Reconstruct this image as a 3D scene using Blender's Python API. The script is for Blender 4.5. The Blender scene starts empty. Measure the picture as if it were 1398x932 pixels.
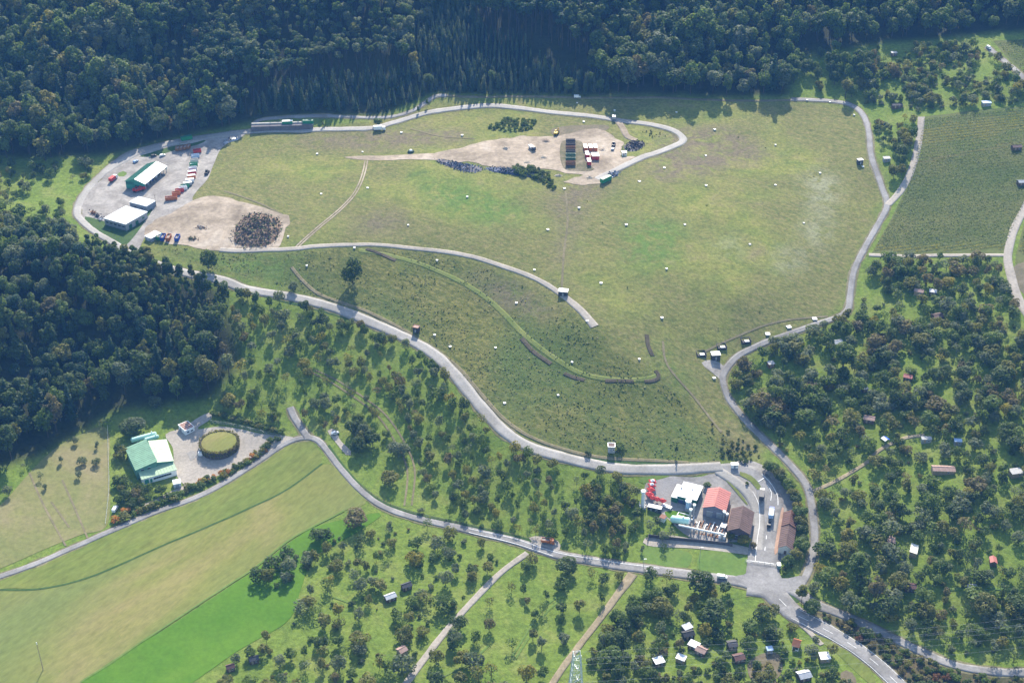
import bpy, math, random
import numpy as np
from mathutils import Vector, Matrix
from mathutils.geometry import delaunay_2d_cdt
random.seed(11); rng = np.random.default_rng(11)
R = math.radians
sc = bpy.context.scene
COL = sc.collection
# ------------------------------------------------------------------ camera (aerial, metres)
CZ, PITCH, FPX, PW, PH = 440.0, R(31.5), 1850.0, 1398, 932
cam = bpy.data.objects.new('aerial_camera', bpy.data.cameras.new('aerial_camera'))
cam.data.sensor_width = 36; cam.data.lens = 36*FPX/PW
cam.data.clip_start = 1; cam.data.clip_end = 20000
cam.location = (0, 0, CZ); cam.rotation_euler = (R(90)-PITCH, 0, 0)
COL.objects.link(cam); sc.camera = cam
CP, SP = math.cos(PITCH), math.sin(PITCH)
def rays(p):
    p = np.atleast_2d(np.asarray(p, float))
    u = (p[:, 0]-PW/2)/FPX; v = -(p[:, 1]-PH/2)/FPX
    return np.stack([u, CP+v*SP, -SP+v*CP], 1)
def onplane(px, py, z):
    d = rays((px, py))[0]; t = (CZ-z)/-d[2]
    return np.array([d[0]*t, d[1]*t])
def project(P):
    P = np.atleast_2d(P); q = P-np.array([0, 0, CZ])
    dep = q[:, 1]*CP-q[:, 2]*SP; up = q[:, 1]*SP+q[:, 2]*CP
    return np.stack([PW/2+FPX*q[:, 0]/dep, PH/2-FPX*up/dep, dep], 1)
# ------------------------------------------------------------------ terrain: survey heights -> one height grid
ANCH = [(0,787,2),(215,697,3),(415,598,8),(520,690,4),(700,737,2),(900,778,1),(1050,805,0),(1225,932,-4),(1110,850,-2),
(1040,770,1),(1000,650,10),(930,640,12),(850,640,13),(760,622,16),(690,590,20),(640,535,23),(590,480,27),(510,440,31),(400,405,36),
(300,380,40),(215,362,44),(160,335,46),(110,300,48),(130,245,50),(200,205,52),(300,184,54),(420,178,56),(540,165,59),(640,146,62),
(740,152,64),(840,163,64),(930,188,62),(860,222,62),(800,240,60),(640,215,60),(500,220,57),(300,250,52),(260,300,49),(350,315,49),
(230,320,47.5),(160,280,48.5),(210,240,50.5),(400,340,48),(480,335,48),(600,343,47),(690,365,46),(765,400,44),(815,445,42),(490,346,46.0),(590,369,41.5),
(680,424,36),(760,492,31),(850,520,28),(895,517,28.5),(940,560,19),(980,600,14),(900,450,37),(900,380,47),(1000,300,55),(1000,400,43),
(1100,350,46),(1000,480,27),(985,505,24),(1000,545,19),(1050,605,13),(1100,660,9),(1110,735,3),(1040,470,29),(1130,437,34),(1160,400,38),
(1180,340,46),(1212,280,54),(1190,215,64),(1170,150,71),(1100,136,71),(1000,133,69.5),(800,133,67.5),(600,128,66),(1300,347,50),(1375,348,54),
(1398,280,62),(1258,160,75),(1398,145,82),(1300,250,62),(1350,65,95),(1398,100,93),(1200,480,30),(1300,450,38),(1398,430,46),(1250,600,20),
(1398,600,28),(1200,720,9),(1350,750,14),(1398,917,2),(1250,885,-2),(1120,560,20),(1000,900,-3),(780,900,-2),(560,900,-1),(250,850,0),
(0,932,-1),(0,860,0),(450,720,2),(600,620,9),(500,540,16),(400,480,24),(330,520,18),(680,660,9),(780,700,7),(250,610,5.5),(150,600,6),
(200,625,5.5),(300,607,6),(60,650,5),(300,440,32),(150,400,38),(60,480,24),(0,560,16),(150,540,10),(250,540,11),(0,400,46),(60,300,52),(0,200,62),
(100,220,54),(950,680,5),(1000,710,4),(960,730,3.2),(1075,725,2.5),(930,745,2)]
WANCH = []
for x in (-600, -350, -120, 120, 350, 600):
    b = 6+0.00004*x*x
    for y, z in ((1030, 90), (1110, 118), (1260, 165), (1500, 215), (2000, 250), (3000, 270)):
        WANCH.append((x, y, z+b))
WANCH += [(-600, 880, 70), (-520, 650, 40), (-500, 450, 5), (600, 900, 100), (560, 650, 70), (520, 450, 5), (0, 300, -5), (-400, 300, -4),
(400, 300, -6), (0, -500, -8), (-1500, 0, 30), (1500, 0, 30), (-1500, 900, 130), (1500, 900, 140), (-2500, 3000, 260), (2500, 3000, 260), (-2500, -2000, 40),
(2500, -2000, 40), (0, -2500, 0), (0, 5000, 280)]
AP = np.array([[*onplane(a, b, c), c] for a, b, c in ANCH]+[list(map(float, w)) for w in WANCH])
def tps_fit(P):
    n = len(P); d = np.linalg.norm(P[:, None, :2]-P[None, :, :2], axis=2)
    K = d+np.eye(n)*1e-3
    T = np.c_[np.ones(n), P[:, :2]/1000]
    A = np.block([[-K/100, T], [T.T, np.zeros((3, 3))]])
    return np.linalg.solve(A, np.r_[P[:, 2], 0, 0, 0])
_w = tps_fit(AP)
def tps(xy):
    out = np.zeros(len(xy))
    for s in range(0, len(xy), 20000):
        q = xy[s:s+20000]
        d = np.linalg.norm(q[:, None]-AP[None, :, :2], axis=2)
        out[s:s+20000] = -(d/100)@_w[:-3]+_w[-3]+q@_w[-2:]/1000
    return out
def axis(lo, hi, step, far0, far1):
    core = np.arange(lo, hi+step/2, step); a, s = [], step
    v = core[-1]
    while v < far1: s *= 1.25; v += s; a.append(v)
    b, s = [], step; v = core[0]
    while v > far0: s *= 1.25; v -= s; b.append(v)
    return np.array(b[::-1]+list(core)+a)
XS = axis(-510, 510, 3, -4000, 4000); YS = axis(400, 1250, 3, -2500, 5500)
gx, gy = np.meshgrid(XS, YS)
GZ = tps(np.c_[gx.ravel(), gy.ravel()]).reshape(gx.shape)
def blur(Z, n):
    for _ in range(n):
        q = Z.copy(); q[1:-1] = (Z[:-2]+2*Z[1:-1]+Z[2:])/4; Z = q
        q = Z.copy(); q[:, 1:-1] = (Z[:, :-2]+2*Z[:, 1:-1]+Z[:, 2:])/4; Z = q
    return Z
GZ = blur(GZ, 14)
def hnoise(x, y, s, seed):      # smooth value noise
    r = np.random.default_rng(seed); t = r.random((64, 64))
    u, v = x/s, y/s; i, j = np.floor(u).astype(int), np.floor(v).astype(int); f, g = u-i, v-j
    f = f*f*(3-2*f); g = g*g*(3-2*g); T = lambda a, b: t[a % 64, b % 64]
    return (T(i, j)*(1-f)+T(i+1, j)*f)*(1-g)+(T(i, j+1)*(1-f)+T(i+1, j+1)*f)*g-.5
GZ += hnoise(gx, gy, 22, 1)*.9+hnoise(gx, gy, 9, 2)*.35
def Hxy(x, y):
    x = np.asarray(x, float); y = np.asarray(y, float)
    i = np.clip(np.searchsorted(XS, x)-1, 0, len(XS)-2); j = np.clip(np.searchsorted(YS, y)-1, 0, len(YS)-2)
    u = (x-XS[i])/(XS[i+1]-XS[i]); v = (y-YS[j])/(YS[j+1]-YS[j])
    a, b, c, d = GZ[j, i], GZ[j, i+1], GZ[j+1, i+1], GZ[j+1, i]
    return np.where(u >= v, a+(b-a)*u+(c-b)*v, a+(c-d)*u+(d-a)*v)
def UN(pts):                    # picture points -> ground points
    d = rays(pts); n = len(d); lo = np.full(n, 380.0); hit = np.full(n, 2600.0); done = np.zeros(n, bool)
    for t in np.arange(380, 2600, 5.0):
        z = CZ+d[:, 2]*t; below = (z < Hxy(d[:, 0]*t, d[:, 1]*t)) & ~done
        hit[below] = t; done |= below
        if done.all(): break
    lo = hit-5; hi = hit.copy()
    for _ in range(18):
        m = (lo+hi)/2; z = CZ+d[:, 2]*m; b = z < Hxy(d[:, 0]*m, d[:, 1]*m)
        hi = np.where(b, m, hi); lo = np.where(b, lo, m)
    return np.stack([d[:, 0]*hi, d[:, 1]*hi], 1)
def U(px, py): return UN([(px, py)])[0]
def G(p): return float(Hxy(p[0], p[1]))
def inpoly(P, poly):
    x, y = P[:, 0], P[:, 1]; c = np.zeros(len(P), bool); q = np.asarray(poly, float)
    for (x0, y0), (x1, y1) in zip(q, np.roll(q, -1, 0)):
        k = (y0 > y) != (y1 > y)
        with np.errstate(divide='ignore', invalid='ignore'):
            c ^= k & (x < (x1-x0)*(y-y0)/(y1-y0)+x0)
    return c
# ------------------------------------------------------------------ materials
def nodes(name):
    m = bpy.data.materials.new(name); m.use_nodes = True
    t = m.node_tree; t.nodes.clear(); return m, t, t.nodes.new, t.links.new
def _noise(N, L, vec, scale, detail=4, rough=.6, dist=0):
    n = N('ShaderNodeTexNoise'); n.inputs['Scale'].default_value = scale; n.inputs['Detail'].default_value = detail
    n.inputs['Roughness'].default_value = rough; n.inputs['Distortion'].default_value = dist; L(vec, n.inputs['Vector']); return n.outputs['Fac']
def _ramp(N, L, fac, stops):
    r = N('ShaderNodeValToRGB'); e = r.color_ramp.elements
    while len(e) < len(stops): e.new(.5)
    for k, (p, c) in enumerate(stops): e[k].position = p; e[k].color = (*c, 1)
    L(fac, r.inputs[0]); return r.outputs[0]
def _mix(N, L, fac, a, b, mode='MIX'):
    n = N('ShaderNodeMix'); n.data_type = 'RGBA'; n.blend_type = mode
    for s, k in ((fac, 0), (a, 6), (b, 7)):
        if isinstance(s, (int, float)): n.inputs[k].default_value = s
        elif isinstance(s, tuple): n.inputs[k].default_value = (*s, 1)
        else: L(s, n.inputs[k])
    return n.outputs[2]
def _fin(m, N, L, col, rough=.8, metal=0, bump=None, bs=.3, spec=.3):
    b = N('ShaderNodeBsdfPrincipled'); o = N('ShaderNodeOutputMaterial')
    if isinstance(col, tuple): b.inputs['Base Color'].default_value = (*col, 1)
    else: L(col, b.inputs['Base Color'])
    b.inputs['Roughness'].default_value = rough; b.inputs['Metallic'].default_value = metal; b.inputs['Specular IOR Level'].default_value = spec
    if bump is not None:
        q = N('ShaderNodeBump'); q.inputs['Strength'].default_value = 1; q.inputs['Distance'].default_value = bs; L(bump, q.inputs['Height']); L(q.outputs[0], b.inputs['Normal'])
    L(b.outputs[0], o.inputs['Surface']); return m
def _geo(N): return N('ShaderNodeNewGeometry').outputs['Position']
MATS = {}
def paint(name, col, rough=.6, metal=0, var=.25, scale=.9, spec=.3):
    if name in MATS: return MATS[name]
    m, t, N, L = nodes(name); v = N('ShaderNodeTexCoord').outputs['Object']
    f = _noise(N, L, v, scale, 5, .65); d = tuple(c*(1-var) for c in col); e = tuple(min(1, c*(1+var*.5)) for c in col)
    MATS[name] = _fin(m, N, L, _ramp(N, L, f, [(.3, d), (.7, e)]), rough, metal, spec=spec); return MATS[name]
def land(name, stops, s1, s2=.35, amp=.35, stretch=None, rot=0, bs=.15, tint=None, tint_s=.006, rough=.95):
    """ground cover: coarse patches (s1), finer mottling (s2) and a fine grain, in world metres"""
    if name in MATS: return MATS[name]
    m, t, N, L = nodes(name); v = _geo(N)
    if stretch or rot:
        mp = N('ShaderNodeMapping'); mp.vector_type = 'TEXTURE'; mp.inputs['Rotation'].default_value = (0, 0, rot); mp.inputs['Scale'].default_value = stretch or (1, 1, 1); L(v, mp.inputs[0]); v = mp.outputs[0]
    c = _ramp(N, L, _noise(N, L, v, s1, 6, .62, .4), stops)
    if tint: c = _mix(N, L, _ramp(N, L, _noise(N, L, v, tint_s, 3, .5, .5), [(.42, (0, 0, 0)), (.62, (1, 1, 1))]), c, tint)
    f = _noise(N, L, v, s2, 5, .7)
    c = _mix(N, L, 1.0, c, _ramp(N, L, f, [(.25, (1-amp,)*3), (.75, (1+amp*.7,)*3)]), 'MULTIPLY')
    MATS[name] = _fin(m, N, L, c, rough, 0, f, bs, .15); return MATS[name]
def leafmat(name, a, b, individual, trans=.5):
    m, t, N, L = nodes(name)
    at = N('ShaderNodeAttribute'); at.attribute_name = 'tone'; f = at.outputs['Fac']
    if individual:
        oi = N('ShaderNodeObjectInfo'); mm = N('ShaderNodeMath'); mm.operation = 'MULTIPLY_ADD'; mm.inputs[1].default_value = .55; L(f, mm.inputs[0])
        m2 = N('ShaderNodeMath'); m2.operation = 'MULTIPLY'; m2.inputs[1].default_value = .45; L(oi.outputs['Random'], m2.inputs[0]); L(m2.outputs[0], mm.inputs[2]); f = mm.outputs[0]
    c = _ramp(N, L, f, [(.05, a), (.95, b)])
    p = N('ShaderNodeBsdfPrincipled'); L(c, p.inputs['Base Color']); p.inputs['Roughness'].default_value = .62; p.inputs['Specular IOR Level'].default_value = .22
    tr = N('ShaderNodeBsdfTranslucent'); L(_mix(N, L, 1.0, c, (1.25, 1.2, .6), 'MULTIPLY'), tr.inputs[0])
    mx = N('ShaderNodeMixShader'); mx.inputs[0].default_value = trans; L(p.outputs[0], mx.inputs[1]); L(tr.outputs[0], mx.inputs[2])
    o = N('ShaderNodeOutputMaterial'); L(mx.outputs[0], o.inputs[0]); MATS[name] = m; return m
# ------------------------------------------------------------------ object helpers
def tag(o, label=None, cat=None, group=None, kind=None):
    if label: o['label'] = label
    if cat: o['category'] = cat
    if group: o['group'] = group
    if kind: o['kind'] = kind
    return o
def link(name, me, parent=None):
    o = bpy.data.objects.new(name, me); COL.objects.link(o)
    if parent is not None: o.parent = parent
    return o
def root(name, label, cat, xy, rz=0, group=None, z=None):
    o = bpy.data.objects.new(name, None); COL.objects.link(o); o.empty_display_size = 1
    o.location = (xy[0], xy[1], G(xy) if z is None else z); o.rotation_euler = (0, 0, rz)
    return tag(o, label, cat, group)
def mesh_np(name, v, f, mats, mi=None, tone=None, smooth=False):
    me = bpy.data.meshes.new(name); n = len(f); k = f.shape[1]
    me.vertices.add(len(v)); me.vertices.foreach_set('co', np.asarray(v, np.float32).ravel())
    me.loops.add(n*k); me.loops.foreach_set('vertex_index', np.asarray(f, np.int32).ravel())
    me.polygons.add(n); me.polygons.foreach_set('loop_start', np.arange(0, n*k, k, dtype=np.int32))
    for m in mats: me.materials.append(m)
    if mi is not None: me.polygons.foreach_set('material_index', np.asarray(mi, np.int32))
    if smooth: me.polygons.foreach_set('use_smooth', np.ones(n, bool))
    me.update(calc_edges=True)
    if tone is not None: me.attributes.new('tone', 'FLOAT', 'FACE').data.foreach_set('value', np.asarray(tone, np.float32))
    return me
class MB:
    def __init__(s): s.v, s.f = [], []
    def add(s, vs, fs):
        b = len(s.v); s.v += [tuple(map(float, p)) for p in vs]; s.f += [tuple(b+i for i in q) for q in fs]; return s
    def box(s, x, y, z, sx, sy, sz, rz=0):      # z = bottom
        c, n = math.cos(rz), math.sin(rz); vs = []
        for dz in (0, sz):
            for dx, dy in ((-1, -1), (1, -1), (1, 1), (-1, 1)):
                a, b = dx*sx/2, dy*sy/2; vs.append((x+a*c-b*n, y+a*n+b*c, z+dz))
        return s.add(vs, [(3, 2, 1, 0), (4, 5, 6, 7), (0, 1, 5, 4), (1, 2, 6, 5), (2, 3, 7, 6), (3, 0, 4, 7)])
    def tube(s, p0, p1, r0, r1=None, n=8):
        p0, p1 = Vector(p0), Vector(p1); r1 = r0 if r1 is None else r1
        d = (p1-p0).normalized(); a = d.orthogonal().normalized(); b = d.cross(a); vs = []
        for p, r in ((p0, r0), (p1, r1)):
            vs += [p+(a*math.cos(2*math.pi*i/n)+b*math.sin(2*math.pi*i/n))*r for i in range(n)]
        return s.add(vs, [(i, (i+1) % n, n+(i+1) % n, n+i) for i in range(n)]+[tuple(range(n))[::-1], tuple(range(n, 2*n))])
    def prism(s, prof, y0, y1):                 # side profile (x,z) extruded along y
        n = len(prof); vs = [(x, y0, z) for x, z in prof]+[(x, y1, z) for x, z in prof]
        return s.add(vs, [(i, (i+1) % n, n+(i+1) % n, n+i) for i in range(n)]+[tuple(range(n))[::-1], tuple(range(n, 2*n))])
    def hull(s, bot, top):                      # n-gon bottom ring -> top ring
        n = len(bot)
        return s.add(list(bot)+list(top), [(i, (i+1) % n, n+(i+1) % n, n+i) for i in range(n)]+[tuple(range(n))[::-1], tuple(range(n, 2*n))])
    def build(s, name, mat, parent=None, smooth=False):
        me = bpy.data.meshes.new(name); me.from_pydata(s.v, [], s.f); me.materials.append(mat)
        if smooth: me.polygons.foreach_set('use_smooth', np.ones(len(me.polygons), bool))
        me.update(); return link(name, me, parent)
def copy_tree(o, parent=None):
    c = o.copy(); COL.objects.link(c)
    if parent is not None: c.parent = parent
    for ch in list(o.children): copy_tree(ch, c)
    return c
# ------------------------------------------------------------------ draped sheets and strips
def smooth_line(P, closed=False, step=3.0, sharp=False):
    P = np.asarray(P, float)
    if sharp: Q = P if not closed else np.vstack([P, P[:1]])
    else:
        n = len(P); out = []
        rngk = range(n if closed else n-1)
        for k in rngk:
            if closed: a, b, c, d = P[(k-1) % n], P[k], P[(k+1) % n], P[(k+2) % n]
            else: a, b, c, d = P[max(k-1, 0)], P[k], P[k+1], P[min(k+2, n-1)]
            for t in np.linspace(0, 1, 10, endpoint=False):
                out.append(.5*((2*b)+(c-a)*t+(2*a-5*b+4*c-d)*t*t+(3*b-a-3*c+d)*t**3))
        out.append(P[0] if closed else P[-1]); Q = np.array(out)
    s = np.r_[0, np.cumsum(np.linalg.norm(np.diff(Q, axis=0), axis=1))]
    m = max(2, int(s[-1]/step)+1); t = np.linspace(0, s[-1], m)
    r = np.stack([np.interp(t, s, Q[:, 0]), np.interp(t, s, Q[:, 1])], 1)
    return r[:-1] if closed else r
def sheet(name, poly_px, mat, off=.2, res=5.0, label=None, sharp=False, wob=0, parent=None, world=False):
    W = np.asarray(poly_px, float) if world else UN(poly_px)
    B = smooth_line(W, True, min(res, 3), sharp)
    if wob: B = B+np.stack([hnoise(B[:, 0], B[:, 1], 6, 5), hnoise(B[:, 0], B[:, 1], 6, 6)], 1)*wob
    lo, hi = B.min(0), B.max(0)
    q = np.stack(np.meshgrid(np.arange(lo[0], hi[0], res), np.arange(lo[1], hi[1], res)), -1).reshape(-1, 2)
    q = q[inpoly(q, B)]
    if len(q): q = q[np.array([np.min(np.linalg.norm(B-p, axis=1)) for p in q]) > res*.35]
    vs = [Vector(p) for p in B]+[Vector(p) for p in q]
    v, e, f, *_ = delaunay_2d_cdt(vs, [], [list(range(len(B)))], 1, 1e-4)
    xy = np.array([(p.x, p.y) for p in v]); z = Hxy(xy[:, 0], xy[:, 1])+off
    tri = [t for t in f if len(t) == 3]
    F = np.array(tri); a, b, c = xy[F[:, 0]], xy[F[:, 1]], xy[F[:, 2]]
    ar = (b[:, 0]-a[:, 0])*(c[:, 1]-a[:, 1])-(b[:, 1]-a[:, 1])*(c[:, 0]-a[:, 0]); F[ar < 0] = F[ar < 0][:, ::-1]
    me = mesh_np(name, np.c_[xy, z], F, [mat], smooth=True)
    return tag(link(name, me, parent), label, None, None, 'structure' if parent is None else None)
ROADS = []
def strip(name, pts_px, width, mat, off=.3, label=None, world=False, parent=None, keep=True, dash=None, shift=0, widths=None, rough=0):
    P = smooth_line(pts_px if world else UN(pts_px), False, 2.5)
    d = np.gradient(P, axis=0); d /= np.linalg.norm(d, axis=1)[:, None]; n = np.stack([-d[:, 1], d[:, 0]], 1)
    P = P+n*shift
    wd = np.full(len(P), width) if widths is None else np.interp(np.linspace(0, 1, len(P)), np.linspace(0, 1, len(widths)), widths)
    if keep: ROADS.append(np.c_[P, wd/2])
    us = [-1, -.5, 0, .5, 1] if rough else [-1.06, -1, -.5, 0, .5, 1, 1.06] if width > 1.4 else [-1, 1]
    if rough: wd = wd+2.2*hnoise(P[:, 0], P[:, 1], 4, 61)+1.2*hnoise(P[:, 0], P[:, 1], 1.9, 62)
    wd = wd*(1+.14*hnoise(P[:, 0], P[:, 1], 5, 51)+.06*hnoise(P[:, 0], P[:, 1], 2.2, 52))
    if keep and mat in (ASPH, CONC) and name != 'plant_road':
        strip('gravel_verge', pts_px, 0, VERGE, .13, 'worn gravel verge along the '+(label or name), keep=False, widths=[wv+1.9 for wv in (widths or [width])], rough=1)
    rows = []
    for u in us:
        q = P+n*(u*wd/2)[:, None]; z = Hxy(q[:, 0], q[:, 1])+(off if abs(u) <= 1 else -.35)
        rows.append(np.c_[q, z])
    V = np.stack(rows, 1); k = len(us); m = len(P); f = []
    for i in range(m-1):
        if dash and (i*2.5) % sum(dash) >= dash[0]: continue
        for j in range(k-1): f.append((i*k+j, i*k+j+1, (i+1)*k+j+1, (i+1)*k+j))
    F = np.array(f)[:, ::-1]
    o = link(name, mesh_np(name, V.reshape(-1, 3), F, [mat], smooth=True), parent)
    tag(o, label, None, None, 'structure' if parent is None else None); o['_'] = 0; del o['_']
    return o
EXPO = 1.05
# ------------------------------------------------------------------ ground sheet
LANDFILL = [(103,290),(140,235),(200,203),(300,184),(420,177),(540,160),(600,134),(720,131),(900,134),(1070,137),(1160,143),(1185,175),(1192,215),(1210,268),(1195,310),
 (1163,370),(1158,405),(1130,435),(1040,468),(990,505),(1000,560),(1050,610),(1020,630),(850,632),(760,616),(690,582),(640,525),(580,468),(510,432),(400,397),(300,372),(215,352),(160,335)]
SLOPE = [(195,335),(300,345),(400,344),(480,338),(560,342),(650,358),(700,378),(760,412),(812,447),(840,480),(870,500),(905,520),(960,570),(1010,610),(1030,628),(850,628),(760,612),(690,575),(640,520),(580,462),(510,428),(400,395),(300,370)]
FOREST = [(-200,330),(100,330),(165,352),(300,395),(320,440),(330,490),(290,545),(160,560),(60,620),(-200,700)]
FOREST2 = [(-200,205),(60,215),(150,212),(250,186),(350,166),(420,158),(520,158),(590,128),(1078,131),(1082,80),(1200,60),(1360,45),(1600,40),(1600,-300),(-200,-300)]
gp = np.c_[gx.ravel(), gy.ravel()]
core = (abs(gp[:, 0]) < 620) & (gp[:, 1] > 380) & (gp[:, 1] < 1400)
pp = np.full((len(gp), 2), -1e4); pp[core] = project(np.c_[gp, GZ.ravel()][core])[:, :2]
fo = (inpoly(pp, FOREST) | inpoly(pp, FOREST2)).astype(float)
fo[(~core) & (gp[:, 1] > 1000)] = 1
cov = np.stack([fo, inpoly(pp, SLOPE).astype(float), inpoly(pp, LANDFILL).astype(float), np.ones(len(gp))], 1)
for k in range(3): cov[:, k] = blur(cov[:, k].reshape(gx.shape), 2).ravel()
TINTS = [[[(1060,350),(1085,338),(1098,352),(1085,370),(1062,366)], [(1092,235),(1120,232),(1140,245),(1135,275),(1120,300),(1110,275),(1108,250)], [(1100,310),(1125,290),(1130,320),(1110,345)], [(985,330),(1005,322),(1002,350),(990,352)]],
 [[(888,466),(905,470),(922,490),(940,520),(945,540),(930,535),(908,505)], [(560,235),(660,255),(720,285),(700,310),(640,300),(590,280)], [(850,300),(930,300),(930,360),(860,370)], [(205,345),(290,352),(395,352),(395,385),(300,372)]],
 [[(752,255),(790,250),(850,245),(800,275),(782,330),(778,390),(762,392),(760,320)], [(400,190),(540,175),(640,175),(640,195),(520,205),(420,200)], [(900,175),(1000,170),(1060,215),(960,240),(880,255)], [(640,365),(720,395),(760,425),(720,440),(660,400)], [(1000,580),(1040,620),(1020,632),(990,600)], [(480,300),(540,285),(560,310),(500,320)]]]
tn = np.ones((len(gp), 4))
for k, ps in enumerate(TINTS):
    q = np.zeros(len(gp))
    for p_ in ps: q = np.maximum(q, inpoly(pp, p_))
    tn[:, k] = blur(q.reshape(gx.shape), 9).ravel()
m, t, N, L = nodes('ground_cover')
v = _geo(N); at = N('ShaderNodeAttribute'); at.attribute_name = 'cover'; sp = N('ShaderNodeSeparateColor'); L(at.outputs['Color'], sp.inputs[0])
big = _noise(N, L, v, .012, 5, .6, .6); mid = _noise(N, L, v, .055, 6, .65, .5); fine = _noise(N, L, v, .45, 6, .72)
mp = N('ShaderNodeMapping'); mp.vector_type = 'TEXTURE'; mp.inputs['Rotation'].default_value = (0, 0, -.6); mp.inputs['Scale'].default_value = (2.6, 1, 1); L(v, mp.inputs[0])
streak = _noise(N, L, mp.outputs[0], .42, 7, .78, .8)
meadow = _ramp(N, L, mid, [(.3, (.095,.15,.025)), (.5, (.125,.175,.03)), (.7, (.165,.19,.05))])
lf = _ramp(N, L, mid, [(.28, (.09,.128,.032)), (.42, (.135,.16,.038)), (.56, (.18,.185,.05)), (.73, (.205,.175,.082))])
lf2 = _ramp(N, L, streak, [(.34, (.075,.105,.03)), (.5, (.14,.14,.045)), (.66, (.19,.165,.075))])
lf = _mix(N, L, _ramp(N, L, big, [(.44, (1, 1, 1)), (.6, (0, 0, 0))]), lf, lf2)
sl = _ramp(N, L, streak, [(.36, (.045,.066,.016)), (.5, (.11,.115,.03)), (.64, (.19,.17,.06))])
sl = _mix(N, L, _ramp(N, L, big, [(.4, (0, 0, 0)), (.62, (.7, .7, .7))]), sl, (.055,.095,.025))
c = _mix(N, L, sp.outputs[2], meadow, lf); c = _mix(N, L, sp.outputs[1], c, sl)
at2 = N('ShaderNodeAttribute'); at2.attribute_name = 'tint'; s2 = N('ShaderNodeSeparateColor'); L(at2.outputs['Color'], s2.inputs[0])
brk = _ramp(N, L, _noise(N, L, v, .09, 6, .7, .8), [(.36, (0, 0, 0)), (.56, (1, 1, 1))])
for k, tc in ((0, (.25,.25,.17)), (1, (.09,.15,.03)), (2, (.14,.115,.075))):
    c = _mix(N, L, _mix(N, L, 1.0, s2.outputs[k], brk, 'MULTIPLY'), c, tc)
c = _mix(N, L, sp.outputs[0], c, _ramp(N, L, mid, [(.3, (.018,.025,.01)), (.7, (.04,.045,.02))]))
c = _mix(N, L, 1.0, c, _ramp(N, L, fine, [(.28, (.52, .55, .52)), (.72, (1.38, 1.36, 1.3))]), 'MULTIPLY')
GROUND = _fin(m, N, L, c, .95, 0, fine, .5, .12)
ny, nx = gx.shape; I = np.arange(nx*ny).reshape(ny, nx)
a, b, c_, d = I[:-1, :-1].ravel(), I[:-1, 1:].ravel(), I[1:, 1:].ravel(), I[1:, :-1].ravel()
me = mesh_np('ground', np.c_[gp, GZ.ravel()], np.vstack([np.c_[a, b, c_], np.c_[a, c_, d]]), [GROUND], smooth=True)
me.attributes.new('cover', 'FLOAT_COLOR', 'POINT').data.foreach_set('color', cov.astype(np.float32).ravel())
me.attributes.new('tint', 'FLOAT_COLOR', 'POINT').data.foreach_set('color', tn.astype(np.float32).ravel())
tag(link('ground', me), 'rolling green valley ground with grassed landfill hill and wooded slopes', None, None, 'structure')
# ------------------------------------------------------------------ land-cover materials
ASPH = land('pale_asphalt', [(.3, (.20,.195,.19)), (.7, (.27,.262,.25))], .07, .9, .3, bs=.01, rough=.75, tint=(.16,.155,.148), tint_s=.09)
CONC = land('concrete_road', [(.3, (.25,.24,.22)), (.7, (.33,.315,.29))], .06, .8, .28, bs=.01, rough=.7, tint=(.23,.22,.2), tint_s=.05)
YARD = land('yard_asphalt', [(.3, (.23,.215,.195)), (.7, (.36,.335,.30))], .06, .5, .34, bs=.02, tint=(.21,.195,.175), tint_s=.08)
GRAV = land('gravel', [(.3, (.26,.235,.20)), (.7, (.36,.325,.275))], .06, .7, .3, bs=.05)
DIRT = land('bare_dirt', [(.28, (.14,.11,.075)), (.43, (.245,.20,.145)), (.57, (.34,.28,.21)), (.74, (.42,.365,.295))], .04, .3, .38, bs=.15)
TRACK = land('dirt_track', [(.3, (.20,.165,.10)), (.7, (.30,.25,.17))], .08, .7, .35, bs=.05)
FOOT = land('worn_path_or_shaded_lane', [(.3, (.12,.11,.06)), (.7, (.2,.17,.10))], .08, .6, .35, bs=.05)
HAY = land('mown_hay_field', [(.3, (.12,.147,.034)), (.5, (.16,.165,.044)), (.7, (.205,.175,.07))], .03, .5, .28, (2.6, 1, 1), R(55), bs=.06, tint=(.125,.155,.045))
STRIPG = land('roadside_meadow', [(.3, (.095,.135,.025)), (.7, (.155,.17,.04))], .05, .45, .35, (3, 1, 1), R(50), bs=.1)
BRIGHT = land('bright_pasture', [(.3, (.055,.135,.008)), (.7, (.085,.165,.014))], .035, .5, .2, bs=.06)
PAST = land('dry_pasture', [(.3, (.125,.145,.045)), (.5, (.165,.165,.06)), (.75, (.22,.185,.10))], .03, .4, .28, bs=.08)
BERM = land('berm_grass', [(.3, (.095,.13,.03)), (.7, (.155,.17,.05))], .08, .5, .25, bs=.06)
SWATH = land('light_swath', [(.3, (.09,.16,.03)), (.7, (.13,.175,.04))], .06, .5, .25, bs=.06)
DGRASS = land('dark_verge', [(.3, (.035,.075,.018)), (.7, (.06,.10,.028))], .1, .5, .3, bs=.1)
BROWN = land('brown_cut', [(.3, (.05,.045,.03)), (.7, (.09,.075,.05))], .15, .6, .4, bs=.1)
VINEG = land('vineyard_ground', [(.3, (.065,.095,.022)), (.7, (.12,.125,.04))], .03, .4, .3, bs=.1)
SOIL = land('garden_soil', [(.3, (.11,.10,.06)), (.7, (.17,.14,.09))], .12, .7, .35, bs=.05)
GREY = land('grey_lichen_grass', [(.3, (.15,.16,.09)), (.7, (.21,.21,.13))], .06, .5, .2, bs=.05)
PAINTW = paint('road_paint', (.75, .75, .72), .7, var=.3)
VERGE = land('gravel_verge', [(.3, (.10,.10,.045)), (.5, (.15,.14,.07)), (.7, (.21,.185,.12))], .15, .7, .4, bs=.05)
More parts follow.
